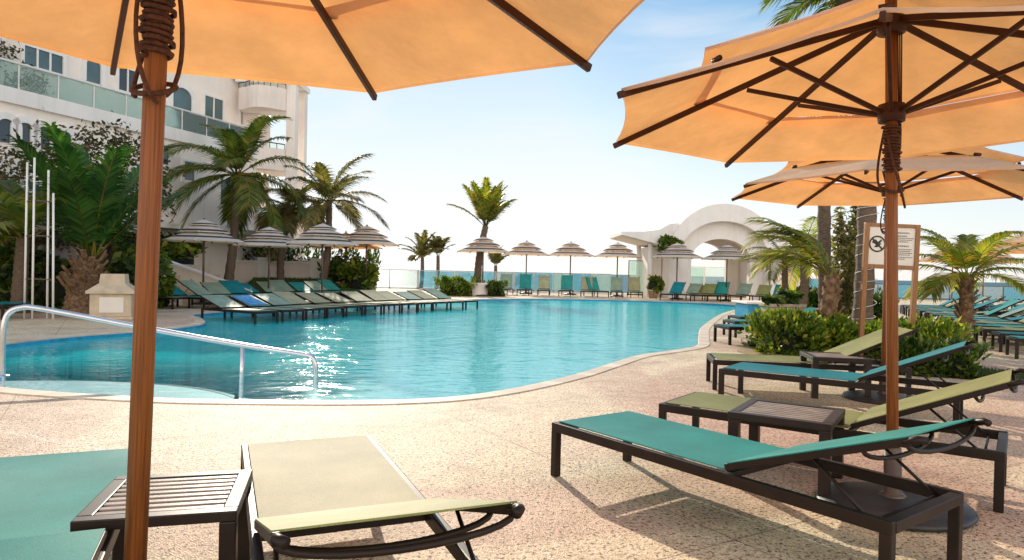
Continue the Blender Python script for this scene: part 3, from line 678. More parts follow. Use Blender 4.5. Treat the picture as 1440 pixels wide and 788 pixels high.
# row with its front feet on the wet ledge of the pool
cum = [0]
for i in range(1, len(FEET)): cum.append(cum[-1] + math.dist(FEET[i], FEET[i - 1]))
def along(s):
    for i in range(1, len(FEET)):
        if s <= cum[i] or i == len(FEET) - 1:
            t = (s - cum[i - 1]) / (cum[i] - cum[i - 1]); a, b = FEET[i - 1], FEET[i]
            return (a[0] + (b[0] - a[0]) * t, a[1] + (b[1] - a[1]) * t), Vector((b[0] - a[0], b[1] - a[1])).normalized()
cols = ['sage', 'sage', 'sage', 'cream', 'cream', 'cream', 'cream', 'cream', 'cream', 'sage', 'cream', 'sage', 'teal']
for i in range(12):
    p, t = along(.35 + i * .86)
    h = Vector((-t.y, t.x)); h = h + Vector((-.02, .15))
    lounger(p, h, cols[i], None, (18, 16, 18, 21)[i % 4], f'{ordn[i]} lounger, {colname[cols[i]]}, along the wet pool ledge counted from the pale corner stone', 'loungers in a row on the wet ledge of the pool', z=-.118)
    if i == 1:
        hd = h.normalized(); tw = MB(); rot = Matrix.Rotation(math.atan2(hd.y, hd.x), 3, 'Z')
        q = rot @ Vector((HX + .4 * math.cos(R(16)), 0, LH + .05 + .4 * math.sin(R(16)) - .118))
        tw.rbox(q + Vector((p[0], p[1], 0)), (.8, .56, .02), .006, 0, rot @ Matrix.Rotation(-R(16), 3, 'Y'))
        tag(tw.build('towel', M['blue']), 'blue towel laid over the back of the second ledge lounger', 'towel')
# row on the deck behind it
cols = ['sage', 'teal2', 'teal2', 'sage', 'sage', 'teal', 'sage', 'teal', 'cream']
for i, c in enumerate(cols):
    px = 352 + i * 21 + (8 if i > 2 else 0); g = at(px + 10, 400, 21.6 + i * .95)
    lounger((g.x - .5, g.y), (-.75, .62), c, None, (24, 28, 21)[i % 3], f'{ordn[i]} lounger, {colname[c]}, in the row behind the ledge row counted from the stair wall', 'loungers in the row behind the pool ledge')
for i, (px, Y, c) in enumerate(((232, 20.2, 'olive'), (276, 20.6, 'teal2'), (318, 21.2, 'sage'))):
    g = at(px + 22, 400, Y)
    lounger((g.x, g.y), (-.96, .28), c, None, 30, ('sandy olive lounger nearest the stone steps', 'deep teal lounger under the striped parasol by the stair wall', 'sage lounger at the foot of the sloped stair wall')[i], 'loungers near the stair wall')
lounger((at(30, 400, 15.5).x, 15.5), (-.95, .3), 'teal2', None, 30, 'deep teal lounger half cut off behind the steel handrail bend')
# far row along the end of the pool
spots = [(706, 'sage', 66), (735, 'teal', 68), (765, 'cream', 60), (795, 'teal', 66), (826, 'cream', 58), (848, 'teal', 55), (868, 'sage', 60), (895, 'cream', 62)]
for i, (px, c, a) in enumerate(spots):
    g = at(px, 400, 38.2)
    lounger((g.x, 38.2), (.12 if i != 5 else -.3, 1), c, None, a, f'{ordn[i]} upright {colname[c]} lounger facing the pool end counted from the round palm planter', 'upright loungers along the far end of the pool')
spots = [(937, 'teal2', 40), (962, 'sage', 35), (985, 'olive', 35), (1004, 'teal', 45), (1033, 'sage', 40), (1062, 'olive', 35), (1088, 'teal2', 38)]
for i, (px, c, a) in enumerate(spots):
    g = at(px, 400, 35.2)
    lounger((g.x, 35.2), (.55, .84), c, None, a, f'{ordn[i]} lounger, {colname[c]}, before the arched pavilion counted from its thin post', 'loungers in front of the arched pavilion')
# pair by the pool's side near the hedge
for i, (px, py, c) in enumerate(((1019, 486, 'teal2'), (1026, 475, 'teal'), (1034, 466, 'teal'))):
    g = ground(px, py); lounger((g.x + .05, g.y + .35), (.98, .1), c, None, 12, ('low teal lounger at the pool side corner of the hedge', 'low teal lounger in the middle beside the hedge and blue pool wall', 'low teal lounger closest to the blue tiled pool wall')[i], 'loungers between hedge and pool')
# rows at the beach side
colr = ['teal', 'teal2', 'olive', 'teal', 'olive', 'teal2', 'sage', 'teal', 'cream', 'teal2', 'sage', 'teal', 'olive', 'teal2']
for r_, (x0, y0, k) in enumerate(((8.75, 11.9, 14), (10.5, 14.6, 12), (16.6, 18.5, 11))):
    for i in range(k):
        x = x0 + .40 * 1.22 * i; y = y0 + .917 * 1.22 * i
        c = colr[(i + r_ * 4) % 14]; ang = (26, 12, 30, 26, 8, 30)[(i * 5 + r_) % 6]
        lounger((x, y), (.9, -.43), c, None, ang, f'{ordn[i]} {colname[c]} lounger from the open end of the {("pool side", "middle", "sea side")[r_]} row under far parasols', f'{("pool side", "middle", "sea side")[r_]} row of loungers beyond the short palm')

# ------------------------------------------------------------------ vegetation helpers
def frond(mb, base, az, e0, L, droop, lw=.45, nl=26, wind=(0, 0), mi=0, ms=1, thick=.014, vee=.35, width=.035, rnd=random):
    pts = [Vector(base)]; d = []; seg = 14
    for i in range(seg):
        t = i / seg; e = e0 - droop * t ** 1.35
        v = Vector((math.cos(az) * math.cos(e), math.sin(az) * math.cos(e), math.sin(e)))
        v += Vector((wind[0], wind[1], 0)) * t; v.normalize(); d.append(v); pts.append(pts[-1] + v * L / seg)
    d.append(d[-1])
    mb.tube(pts, [thick * (1 - .85 * i / seg) for i in range(seg + 1)], 4, ms, False)
    for k in range(nl):
        t = .14 + .86 * k / (nl - 1); x = t * seg; i = min(seg - 1, int(x)); p = pts[i].lerp(pts[i + 1], x - i); fw = d[i]
        side = fw.cross(Vector((0, 0, 1)))
        if side.length < .05: side = Vector((math.sin(az), -math.cos(az), 0))
        side.normalize(); up = side.cross(fw)
        ll = lw * (math.sin(PI * (.10 + .80 * t)) ** .7) * rnd.uniform(.8, 1.15)
        for s in (-1, 1):
            dr = (side * s * (1 - .35 * t) + fw * (.45 + .5 * t) + up * vee * rnd.uniform(.5, 1.3)); dr.normalize()
            q1 = p + dr * ll * .5; q2 = p + dr * ll + Vector((wind[0] * .2, wind[1] * .2, -ll * rnd.uniform(.15, .45)))
            w = (fw - dr * fw.dot(dr)).normalized() * width * .5 * rnd.uniform(.8, 1.2)
            mb.add([p - w * .5, p + w * .5, q1 + w, q1 - w, q2], [(0, 1, 2, 3), (3, 2, 4)], mi)
def ring_trunk(mb, pts, r0, r1, seg=24, n=10, rough=.06):
    pp = catmull3(pts, seg // max(1, len(pts) - 1)); rs = []
    for i in range(len(pp)):
        t = i / (len(pp) - 1); rs.append((r0 + (r1 - r0) * t) * (1 + (rough if i % 2 else -rough)) * (1.35 - .35 * min(1, t * 8)))
    mb.tube(pp, rs, n)
def catmull3(pts, n):
    pts = [Vector(p) for p in pts]; out = []; L = len(pts)
    for i in range(L - 1):
        p = [pts[max(0, min(L - 1, i + j - 1))] for j in range(4)]
        for k in range(n):
            t = k / n; out.append(.5 * ((2 * p[1]) + (-p[0] + p[2]) * t + (2 * p[0] - 5 * p[1] + 4 * p[2] - p[3]) * t * t + (-p[0] + 3 * p[1] - 3 * p[2] + p[3]) * t ** 3))
    out.append(pts[-1]); return out
def palm(base, top, bend, r0, r1, nf, L, e_rng, droop, label, mat='palm', wind=(0, 0), lw=.5, nl=26, width=.04, seed=1, vee=.35, az_rng=None, bark='trunk', group=None, name='palm_tree', stubs=0):
    rnd = random.Random(seed); b = Vector(base); t = Vector(top) - b
    root = empty(name, b, 0, label, 'palm tree', group)
    m = MB(); mid = t * .5 + Vector(bend); ring_trunk(m, [Vector((0, 0, 0)), mid, t], r0, r1)
    for k in range(stubs):
        a = k * 2.4; z = .25 + .75 * k / stubs; c = t * z + Vector(bend) * 4 * z * (1 - z) * .5; rr = r0 + (r1 - r0) * z
        m.bar(c + Vector((math.cos(a) * rr * .7, math.sin(a) * rr * .7, 0)), c + Vector((math.cos(a) * rr * 1.6, math.sin(a) * rr * 1.6, rr * 1.2)), rr * .5, rr * .22)
    m.build('trunk', M[bark], root)
    c = MB()
    for k in range(nf):
        az = (2.399 * k + rnd.uniform(-.3, .3)) if az_rng is None else rnd.uniform(*az_rng)
        u = k / max(1, nf - 1); e = e_rng[1] + (e_rng[0] - e_rng[1]) * u + rnd.uniform(-.12, .12)
        frond(c, t + Vector((math.cos(az), math.sin(az), 0)) * r1 * .5, az, e, L * rnd.uniform(.8, 1.1), droop * rnd.uniform(.75, 1.2), lw, nl, wind, 0, 1, .018 * L / 2, vee, width, rnd)
    c.build('crown', [M[mat], M['palmy']], root); return root
def leaves(mb, c, rad, n, size, rnd, mi=0, shape='ell', clump=.35, aspect=2.0):
    c = Vector(c); cl = []
    for _ in range(max(6, n // 60)):
        while True:
            v = Vector((rnd.uniform(-1, 1), rnd.uniform(-1, 1), rnd.uniform(-1, 1)))
            if v.length <= 1 or shape == 'box': break
        if shape == 'ell' and v.length > 0: v = v.normalized() * v.length ** .4
        cl.append(v)
    for _ in range(n):
        k = rnd.choice(cl); v = k + Vector((rnd.gauss(0, clump), rnd.gauss(0, clump), rnd.gauss(0, clump))) * .55
        p = c + Vector((v.x * rad[0], v.y * rad[1], v.z * rad[2]))
        if p.z < .02: p.z = rnd.uniform(.02, .1)
        d = Vector((rnd.uniform(-1, 1), rnd.uniform(-1, 1), rnd.uniform(-.5, .9))).normalized(); u = d.cross(Vector((rnd.uniform(-1, 1), rnd.uniform(-1, 1), rnd.uniform(-1, 1)))).normalized()
        s = size * rnd.uniform(.6, 1.3); a = d * s * aspect / 2; b = u * s / 2
        mb.add([p - a, p + b, p + a, p - b], [(0, 1, 2, 3)], mi)
def bush(name, loc, rad, n, size, label, mat='bush', seed=1, core=True, cat='bush', group=None, shape='ell', z0=0):
    rnd = random.Random(seed); root = empty(name, loc, rnd.uniform(-.0, .0), label, cat, group)
    m = MB(); leaves(m, (0, 0, rad[2] * .95 + z0), rad, n, size, rnd, 0, shape)
    m.build('foliage', M[mat], root)
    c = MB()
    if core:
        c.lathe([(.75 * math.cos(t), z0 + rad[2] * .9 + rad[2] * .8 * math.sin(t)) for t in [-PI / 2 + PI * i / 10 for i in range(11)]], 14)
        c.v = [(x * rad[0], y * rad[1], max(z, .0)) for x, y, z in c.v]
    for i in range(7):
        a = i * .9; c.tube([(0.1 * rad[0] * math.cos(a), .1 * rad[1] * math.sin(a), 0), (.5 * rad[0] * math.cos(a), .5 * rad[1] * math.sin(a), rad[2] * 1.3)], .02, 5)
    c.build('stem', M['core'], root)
    return root

# big fan of a young palm behind the waste bin, at the garden bed
b = at(113, 400, 17.6)
rt = palm((b.x, b.y, 0), (b.x + .25, b.y, 1.45), (-.06, 0, 0), .42, .24, 12, 3.2, (.95, 1.5), .6, 'young palm with one huge upright green frond behind the stone waste bin', 'palmg', (0, 0), .8, 64, .055, 3, .1, None, 'trunkp', stubs=26)
P = at(318, 400, 28); T = at(333, 246, 28)
palm((P.x, 28, 0), T, (.1, 0, -.1), .2, .13, 22, 3.3, (-.55, 1.35), 1.35, 'tall coconut palm swept sideways by wind, before the hotel windows', 'palm', (-.3, -.1), .8, 64, .06, 5, .12)
P = at(402, 400, 31); T = at(411, 292, 31)
palm((P.x - .2, 31, 0), T, (-.25, 0, 0), .18, .12, 15, 2.6, (-.6, 1.0), 1.5, 'shorter drooping coconut palm between the two taller ones', 'palmd', (-.1, 0), .75, 52, .06, 8, .1)
P = at(452, 400, 30.5); T = at(463, 283, 30.5)
palm((P.x, 30.5, 0), T, (.12, 0, 0), .18, .12, 17, 2.7, (-.35, 1.4), 1.2, 'windblown coconut palm standing against the sky at the hotel corner', 'palmd', (.3, 0), .7, 54, .055, 11, .1)
# palm in the round planter at the pool end
P = at(671, 400, 36.5); T = at(683, 318, 36.5)
palm((P.x, 36.5, .55), T, (-.1, 0, 0), .22, .16, 19, 2.5, (.85, 1.5), .6, 'yellow green palm growing from the round planter at the pool end', 'palmy', (.06, 0), .6, 54, .06, 14, .2)
for px, py0, py1, Y, seed, nf, L, lab, mt in ((592, 372, 355, 50, 21, 16, 2.1, 'short bushy palm just beyond the glass fence', 'palmd'), (614, 380, 352, 51, 22, 10, 1.7, 'thin palm with narrow upright crown beyond the glass fence', 'palmd'), (695, 380, 366, 50, 23, 9, 1.4, 'small sparse palm beyond the fence beside the potted palm', 'palmd')):
    P = at(px, 390, Y); T = at(px + 2, py1 + 8, Y)
    e = (.35, 1.45) if seed == 21 else (1.0, 1.5)
    palm((P.x, Y, -.1), T, (.05, 0, 0), .16, .12, nf, L, e, .9, lab, mt, (.05, 0), .55, 30, .11, seed, .2)
# palms around the hedge bed
P = at(1168, 440, 11.9); T = at(1170, 388, 11.9)
palm((P.x, 11.9, 0), T, (-.04, 0, 0), .17, .12, 7, 1.55, (.75, 1.5), 1.5, 'short palm with yellowing fronds arching over the hedge toward the pavilion', 'palmy', (-.5, .05), .45, 60, .03, 31, .1, (2.2, 3.6), 'trunkp', stubs=16)
P = at(1352, 460, 13.6); T = at(1360, 388, 13.6)
palm((P.x, 13.6, 0), T, (.04, 0, 0), .15, .12, 15, 1.4, (.0, 1.35), 1.1, 'short stout palm with spiky fan of fronds beside the rows of loungers', 'palmy', (.0, 0), .5, 46, .034, 37, .1, None, 'trunkp', stubs=22)
P = at(1212, 440, 13.6); T = at(1186, -14, 13.6)
palm((P.x, 13.6, 0), (T.x, 13.6, T.z), (.28, 0, 0), .19, .15, 20, 1.5, (-.4, 1.3), 1.2, 'tallest palm trunk wrapped with white light strings behind the notice board', 'palm', (-.1, 0), .6, 30, .05, 41, .1)
sl = MB(); pts = []
Tt = Vector((T.x, 13.6, T.z)); Pb = Vector((P.x, 13.6, 0))
for i in range(340):
    u = .02 + .62 * i / 340; c = Pb.lerp(Tt, u) + Vector((.28 * 2 * u * (1 - u) * 2, 0, 0)) * .98; a = i * .33; rr = .215 * (1 - .2 * u)
    pts.append(c + Vector((rr * math.cos(a), rr * math.sin(a), .06 * math.sin(i * .11))))
sl.tube(pts, .007, 4); tag(sl.build('string_lights', M['wire']), 'white light string wound around the tallest palm trunk', 'string lights')
P = at(1163, 430, 16); T = at(1168, 120, 16)
palm((P.x, 16, 0), (T.x, 16, T.z), (-.1, 0, 0), .16, .13, 16, 2.2, (-.4, 1.2), 1.2, 'second tall palm trunk between the notice board and the pavilion', 'palmd', (0, 0), .5, 24, .05, 43, .1)
P = at(1125, 430, 19); T = at(1130, 352, 19)
palm((P.x, 19, 0), T, (.08, 0, 0), .13, .1, 12, 1.8, (-.5, 1.2), 1.3, 'small leaning palm with hanging fronds between hedge and pavilion', 'palmy', (-.1, 0), .5, 24, .05, 47, .1)
P = at(1100, 430, 20); T = at(1103, 362, 20)
palm((P.x, 20, 0), T, (.05, 0, 0), .1, .08, 10, 1.4, (-.3, 1.2), 1.3, 'slender low palm beside the pavilion column', 'palmd', (0, 0), .4, 22, .045, 53, .1)
for i, (px, top, Y) in enumerate(((1183, 296, 14.8), (1199, 292, 15.2))):
    p = at(px, 430, Y); t = at(px, top, Y); rnd = random.Random(60 + i)
    root = empty('cypress_tree', (p.x, Y, 0), 0, ('slim dark columnar tree beside the second palm trunk', 'slim dark columnar tree touching the light wrapped palm trunk')[i], 'tree', None)
    m = MB(); m.tube([(0, 0, 0), (0, 0, t.z * .9)], [.07, .02], 6); m.build('trunk', M['trunk'], root)
    m = MB(); leaves(m, (0, 0, t.z * .56), (.2, .2, t.z * .46), 1500, .06, rnd, 0, 'ell', .35, 2.5); m.build('crown', M['palmd'], root)

# hedge bed by the loungers: leafy mound built of long glossy leaves
def hedge(name, path, w, h, n, size, label, mat, seed, z0=0, cat='hedge', group=None):
    rnd = random.Random(seed); root = empty(name, (path[0][0], path[0][1], 0), 0, label, cat, group); o = Vector((path[0][0], path[0][1], 0))
    pp = catmull(path, 10, False); m = MB(); c = MB()
    for _ in range(n):
        i = rnd.randrange(len(pp) - 1); t = rnd.random(); a = Vector((*pp[i], 0)).lerp(Vector((*pp[i + 1], 0)), t) - o
        th = rnd.uniform(-.15, 1.15) * PI; rr = rnd.uniform(.78, 1.06) * (1 + .16 * math.sin(a.x * 3.1 + a.y * 2) + .12 * math.sin(a.x * 7.3 + 1))
        if rnd.random() < .18:
            e_ = rnd.random() < .5; a = Vector((*(pp[0] if e_ else pp[-1]), 0)) - o; q_ = (Vector(pp[0]) - Vector(pp[1]) if e_ else Vector(pp[-1]) - Vector(pp[-2])).normalized(); a += Vector((q_.x, q_.y, 0)) * rnd.uniform(0, .8) * w * math.sin(max(.15, min(1, th / PI)) * PI) * .9
        tn = (Vector(pp[i + 1]) - Vector(pp[i])).normalized(); nr = Vector((-tn.y, tn.x, 0))
        sgn = math.cos(th); zz = max(.0, math.sin(th)) ** .6
        p = a + nr * sgn * w * rr + Vector((0, 0, z0 + .04 + h * zz * rr))
        out = (nr * sgn + Vector((0, 0, .9 * zz + .2))).normalized()
        d = (out + Vector((rnd.uniform(-1, 1), rnd.uniform(-1, 1), rnd.uniform(-.6, .8))) * .8).normalized(); u = d.cross(Vector((rnd.uniform(-1, 1), rnd.uniform(-1, 1), rnd.uniform(-1, 1)))).normalized()
        s = size * rnd.uniform(.6, 1.35); A = d * s; B = u * s * .22
        m.add([p, p + A * .5 + B, p + A, p + A * .5 - B], [(0, 1, 2, 3)])
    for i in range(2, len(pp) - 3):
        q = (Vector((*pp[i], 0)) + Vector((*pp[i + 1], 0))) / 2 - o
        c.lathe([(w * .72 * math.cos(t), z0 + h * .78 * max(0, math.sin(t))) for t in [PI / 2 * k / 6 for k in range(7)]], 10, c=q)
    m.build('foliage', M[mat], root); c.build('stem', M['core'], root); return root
hedge('hedge', [(4.75, 12.0), (5.3, 12.1), (6.0, 12.0), (6.5, 11.7), (6.8, 11.35)], .72, .52, 14000, .12, 'broad leafy hedge mound around the notice board posts and short palm', 'bushy', 71)
hedge('bush', [(5.55, 9.75), (5.95, 9.6), (6.3, 9.45)], .35, .3, 1600, .13, 'dark low bush under the raised back of the deep teal lounger', 'bush', 72, cat='bush')
sbp = catmull([(3.95, 11.9), (4.4, 11.0), (5.6, 10.9), (6.6, 10.6), (7.4, 11.2), (7.3, 12.2), (6.2, 13.1), (4.9, 13.1)], 6)
mb = MB(); mb.add([(x, y, .005) for x, y in sbp], tessellate_polygon([[Vector((x, y, 0)) for x, y in sbp]])); struct('planting_bed', mb, M['stoned'], recalc=True)
gm = MB(); gp = catmull([(5.2, 9.5), (6.0, 9.1), (6.9, 8.9), (7.3, 9.4), (7.0, 10.2), (5.8, 10.4)], 6)
gm.add([(x, y, .004) for x, y in gp], tessellate_polygon([[Vector((x, y, 0)) for x, y in gp]]))
rnd = random.Random(5)
for _ in range(5000):
    x, y = rnd.uniform(5.1, 7.4), rnd.uniform(8.8, 10.5)
    if inside(x, y, gp):
        a = rnd.uniform(0, 6.28); h = rnd.uniform(.04, .09); dx, dy = math.cos(a) * .006, math.sin(a) * .006
        gm.add([(x - dx, y - dy, .004), (x + dx, y + dy, .004), (x + rnd.uniform(-.03, .03), y + rnd.uniform(-.03, .03), h)], [(0, 1, 2)])
tag(gm.build('grass', M['grass']), 'small lawn patch beside the deep teal lounger', 'grass', kind='stuff')
hedge('hedge', [(8.6, 20.5), (9.6, 20.3), (10.7, 20.0)], .7, .75, 2500, .2, 'green hedge strip below the small palms beside the pavilion', 'bush', 73)
# garden on the hotel side
hedge('bush', [(at(622, 400, 36).x, 36.0), (at(662, 400, 36).x, 36.0)], .65, .75, 2200, .17, 'rounded bright bush on the hotel side of the round palm planter', 'bushy', 74, cat='bush')
hedge('bush', [(at(688, 400, 36.4).x, 36.4), (at(706, 400, 36.4).x, 36.4)], .45, .6, 900, .17, 'smaller dark bush on the pavilion side of the round palm planter', 'bush', 75, cat='bush')
for i, (px, Y, r_, h_, mt, lab) in enumerate(((505, 30.5, .8, .8, 'bushy', 'bright green rounded bush at the end of the lawn'), (483, 31.5, .9, .9, 'bush', 'dark green rounded bush beside the bright one at the lawn end'))):
    p = at(px, 400, Y); bush('bush', (p.x, Y, 0), (r_, r_, h_), 1700, .16, lab, mt, 80 + i)
# tall dark trees at the hotel side
def tree(px, Y, zc, rad, label, seed, mat='treed', n=6000, size=.085, lx=0):
    p = at(px, 400, Y); rnd = random.Random(seed); root = empty('tree', (p.x, Y, 0), 0, label, 'tree')
    m = MB(); ring_trunk(m, [(0, 0, 0), (lx * .4, 0, zc * .45), (lx, 0, zc)], .2, .08)
    for k in range(9):
        a = k * 2.4; m.tube([(lx * .8, 0, zc * (.5 + .05 * k)), (lx + rad[0] * .7 * math.cos(a), rad[1] * .7 * math.sin(a), zc + rad[2] * (.1 + .08 * k - .2))], [.07, .02], 6)
    m.build('trunk', M['trunk'], root)
    m = MB(); leaves(m, (lx, 0, zc), rad, n, size, rnd, 0, 'ell', .24); m.build('crown', M[mat], root)
tree(45, 21, 3.4, (2.0, 1.6, 1.7), 'dark brownish tree behind the white trellis posts', 91, 'treed', 5500)
tree(160, 22, 3.5, (1.5, 1.5, 2.1), 'dark tree crown between the young palm and the parasol pole', 92, 'treed', 4500)
tree(-15, 24, 7.2, (1.6, 1.6, 1.6), 'dark tree top against the hotel balcony at the picture corner', 93, 'treed', 5000)
b = at(30, 400, 16.8)
palm((b.x - .5, 17.4, 0), (b.x - .4, 17.4, 1.9), (0, 0, 0), .2, .15, 13, 2.5, (.2, 1.4), 1.35, 'palm with arching pale fronds behind the white trellis posts', 'palm', (.1, 0), .65, 32, .07, 95, .1)
for i, (px, Y, rad, lab, mt) in enumerate(((190, 18.5, (.5, .5, .95), 'leafy shrub beside the stone waste bin', 'bush'), (85, 18.6, (.9, .6, .6), 'dark shrub below the young palm frond', 'bush'), (18, 19, (1.3, .6, .75), 'dark shrub bed behind the cut off lounger', 'bush'), (212, 20.5, (.5, .5, .8), 'bushy plant at the head of the stone steps', 'bushy'))):
    p = at(px, 400, Y); bush('shrub', (p.x, Y, 0), rad, 1500, .15, lab, mt, 100 + i, cat='shrub')
p = at(240, 400, 27)
bush('shrub', (p.x, 27, 1.5), (1.0, .8, .5), 1300, .16, 'bright shrub spilling over the top of the stair wall', 'bushy', 110, cat='shrub')

# ------------------------------------------------------------------ lawn bank, low wall, stairs
x0, x1 = at(335, 400, 26.5).x, at(540, 400, 30).x
gm = MB(); gm.add([(x0 - .4, 26.3, .005), (x1 - 1.2, 28.4, .005), (x1 - .6, 31.9, .8), (x0 - 1.4, 31.9, .8)], [(0, 1, 2, 3)])
rnd = random.Random(12)
for _ in range(5000):
    u, v = rnd.random(), rnd.random(); a = Vector((x0 - .4, 26.3, .005)).lerp(Vector((x1 - 1.2, 28.4, .005)), u); b_ = Vector((x0 - 1.4, 31.9, .8)).lerp(Vector((x1 - .6, 31.9, .8)), u); p = a.lerp(b_, v)
    an = rnd.uniform(0, 6.28); dx, dy = math.cos(an) * .015, math.sin(an) * .015
    gm.add([(p.x - dx, p.y - dy, p.z), (p.x + dx, p.y + dy, p.z), (p.x + rnd.uniform(-.05, .05), p.y + rnd.uniform(-.05, .05), p.z + rnd.uniform(.06, .14))], [(0, 1, 2)])
tag(gm.build('grass', M['grass']), 'sloping lawn bank below the low garden wall', 'grass', kind='stuff')
xa, xb = at(330, 400, 32).x, at(528, 400, 32).x
w = empty('garden_wall', (xa, 32, 0), 0, 'low cream garden wall behind the sloping lawn', 'wall')
m = MB(); m.bx(0, xb - xa, 0, .3, 0, 1.5); m.build('wall_body', M['wall2'], w)
m = MB(); m.bx(-.05, xb - xa + .05, -.06, .36, 1.503, 1.6); m.build('cap', M['white'], w)
for px in (372, 446):
    m = MB(); q = at(px, 400, 32).x - xa; m.bx(q - .3, q + .3, -.12, -.003, 0, 1.75); m.build('pier', M['white'], w)
hedge('hedge', [(xa, 33.4), ((xa + xb) / 2, 33.4), (xb - .6, 33.4)], .7, 2.15, 3600, .22, 'dark clipped hedge behind the low garden wall', 'bush', 120)
# stairs with sloped cheek wall
p0 = at(352, 408, 24.6); p1 = at(228, 366, 24.6)
st = empty('stairs', (p0.x, 24.6, 0), 0, 'cream stone steps rising behind a smooth sloped side wall', 'stairs')
ln = p0.x - p1.x; hh = p1.z
m = MB(); m.xz([(0, 0), (0, .38), (-ln, hh), (-ln - 1.2, hh), (-ln - 1.2, 0)], -.18, .12); m.build('side_wall', M['wall'], st)
m = MB(); m.bar((.06, -.03, .42), (-ln, -.03, hh + .04), .4, .07); m.build('coping', M['white'], st)
for k in range(7):
    m = MB(); m.bx(-ln - 2.4 + k * .0, -.6 - k * .36, .125 - 0, 2.2, k * .19 + .002, (k + 1) * .19); m.build('step', M['stone'], st)
m = MB(); m.xz([(-ln - 2.2, 0), (-1.6, 0), (-1.6, .35), (-ln - 1.4, hh - .3), (-ln - 2.2, hh - .3)], -2.0, -1.75); m.build('near_side_wall', M['wall'], st)
for k in range(6):
    m = MB(); m.bx(-ln - 2.2, -1.0 - k * .36, -1.745, -.185, k * .19 + .001, (k + 1) * .19 - .001); m.build('step', M['stone'], st)

# ------------------------------------------------------------------ hotel
F0 = Vector((-20.2, 13.9)); F1 = Vector((-12.55, 33.6)); u = (F1 - F0).normalized(); nv = Vector((u.y, -u.x)); FL = (F1 - F0).length
hotel = empty('hotel', (F0.x, F0.y, 0), math.atan2(u.y, u.x), 'cream hotel block with terraces, arched windows and open corner balconies', 'building')
# local frame: x along the facade, y positive = away from the pool, z up
def onf(px, py, back=0.0):
    d = ray(px, py); o = Vector((0, 0, EYE)); q = F0 - nv * back
    t = (q.x * nv.x + q.y * nv.y) / (d.x * nv.x + d.y * nv.y); p = o + d * t
    return (Vector((p.x, p.y)) - F0).dot(u), p.z
TZ = 6.9
m = MB(); m.bx(-12, FL, 0, 12, 0, TZ); m.build('lower_wall', M['wall'], hotel)
SB = 1.7
m = MB(); m.bx(-12, FL + .6, SB, 12, TZ + .003, 10.7); m.build('upper_wall', M['wall'], hotel)
m = MB(); m.bx(-12.1, FL + .08, -.14, .14, TZ - .35, TZ + .16); m.build('cornice', M['white'], hotel)
m = MB()
for k in range(24):
    m.bx(-11.8 + k * 1.35, -11.8 + k * 1.35 + 1.28, .04, .055, TZ + .2, TZ + 1.0)
m.build('glass_rail', M['glassg'], hotel)
m = MB(); m.tube([(-12, .047, TZ + 1.05), (FL, .047, TZ + 1.05)], .045, 8); 
for k in range(25): m.bx(-11.85 + k * 1.35 - .02, -11.85 + k * 1.35 + .02, .03, .065, TZ + .16, TZ + 1.05)
m.build('handrail', M['trim'], hotel)
m = MB()
m.bx(-12.1, FL + .6, SB - .2, 12.2, 10.703, 10.95); m.build('roof', M['white'], hotel)
def window(x0, x1, z0, z1, y, arch=False, mull=1, gm='winglass'):
    fr = MB(); t = .13
    if arch:
        cx = (x0 + x1) / 2; r = (x1 - x0) / 2; zs = z1 - r * .75
        def arc(e): return [(cx - (r + e), z0 - e)] + [(cx - (r + e) * math.cos(a), zs + (r * .75 + e) * math.sin(a)) for a in [PI * k / 14 for k in range(15)]] + [(cx + r + e, z0 - e)]
        A, B = arc(.22), arc(0)
        n_ = len(A)
        for i in range(n_ - 1):
            vs = [(A[i][0], y - .09, A[i][1]), (A[i + 1][0], y - .09, A[i + 1][1]), (B[i + 1][0], y - .09, B[i + 1][1]), (B[i][0], y - .09, B[i][1])]
            vs += [(a, y + .02, c) for a, _, c in vs]
            fr.add(vs, [(0, 1, 2, 3), (0, 4, 5, 1), (3, 2, 6, 7), (1, 5, 6, 2)])
        fo = fr.build('window', M['trim'], hotel)
        g = MB(); g.xz(B, y - .02, y + .01); g.build('pane', M[gm], fo)
    else:
        fr.bx(x0 - t, x0, y - .08, y + .02, z0 - t, z1 + t); fr.bx(x1, x1 + t, y - .08, y + .02, z0 - t, z1 + t); fr.bx(x0, x1, y - .08, y + .02, z1, z1 + t); fr.bx(x0, x1, y - .11, y + .02, z0 - t, z0)
        for k in range(mull): q = x0 + (x1 - x0) * (k + 1) / (mull + 1); fr.bx(q - .035, q + .035, y - .06, y - .022, z0, z1)
        fo = fr.build('window', M['trim'], hotel)
        g = MB(); g.bx(x0, x1, y - .02, y + .01, z0, z1); g.build('pane', M[gm], fo)
def win_px(xa, ya, xb, yb, back, arch=False, mull=1, gm='winglass'):
    a0, z1 = onf(xa, ya, back); a1, _ = onf(xb, yb, back); _, z0 = onf((xa + xb) / 2, yb, back); _, z1 = onf((xa + xb) / 2, ya, back)
    window(a0, a1, z0, z1, back, arch, mull, gm)
win_px(33, 72, 87, 98, SB, False, 2, 'winglass2'); win_px(166, 98, 191, 130, SB, False, 1); win_px(242, 124, 268, 156, SB, True, 1, 'winglass2'); win_px(287, 138, 312, 170, SB, False, 1, 'winglass2')
win_px(338, 150, 356, 178, SB, False, 1); win_px(120, 84, 140, 116, SB, True, 0, 'winglass2')
win_px(258, 228, 272, 254, 0, False, 0); win_px(309, 256, 352, 290, 0, False, 2, 'winglass2'); win_px(226, 205, 236, 232, 0, False, 0)
for k in range(4):   # row of dark arched openings low on the block's garden end
    x = onf(8 + k * 27, 150, 0)[0]; z = TZ - 1.25
    window(x - .27, x + .27, z - .42, z + .35, 0, True, 0, 'winglass')
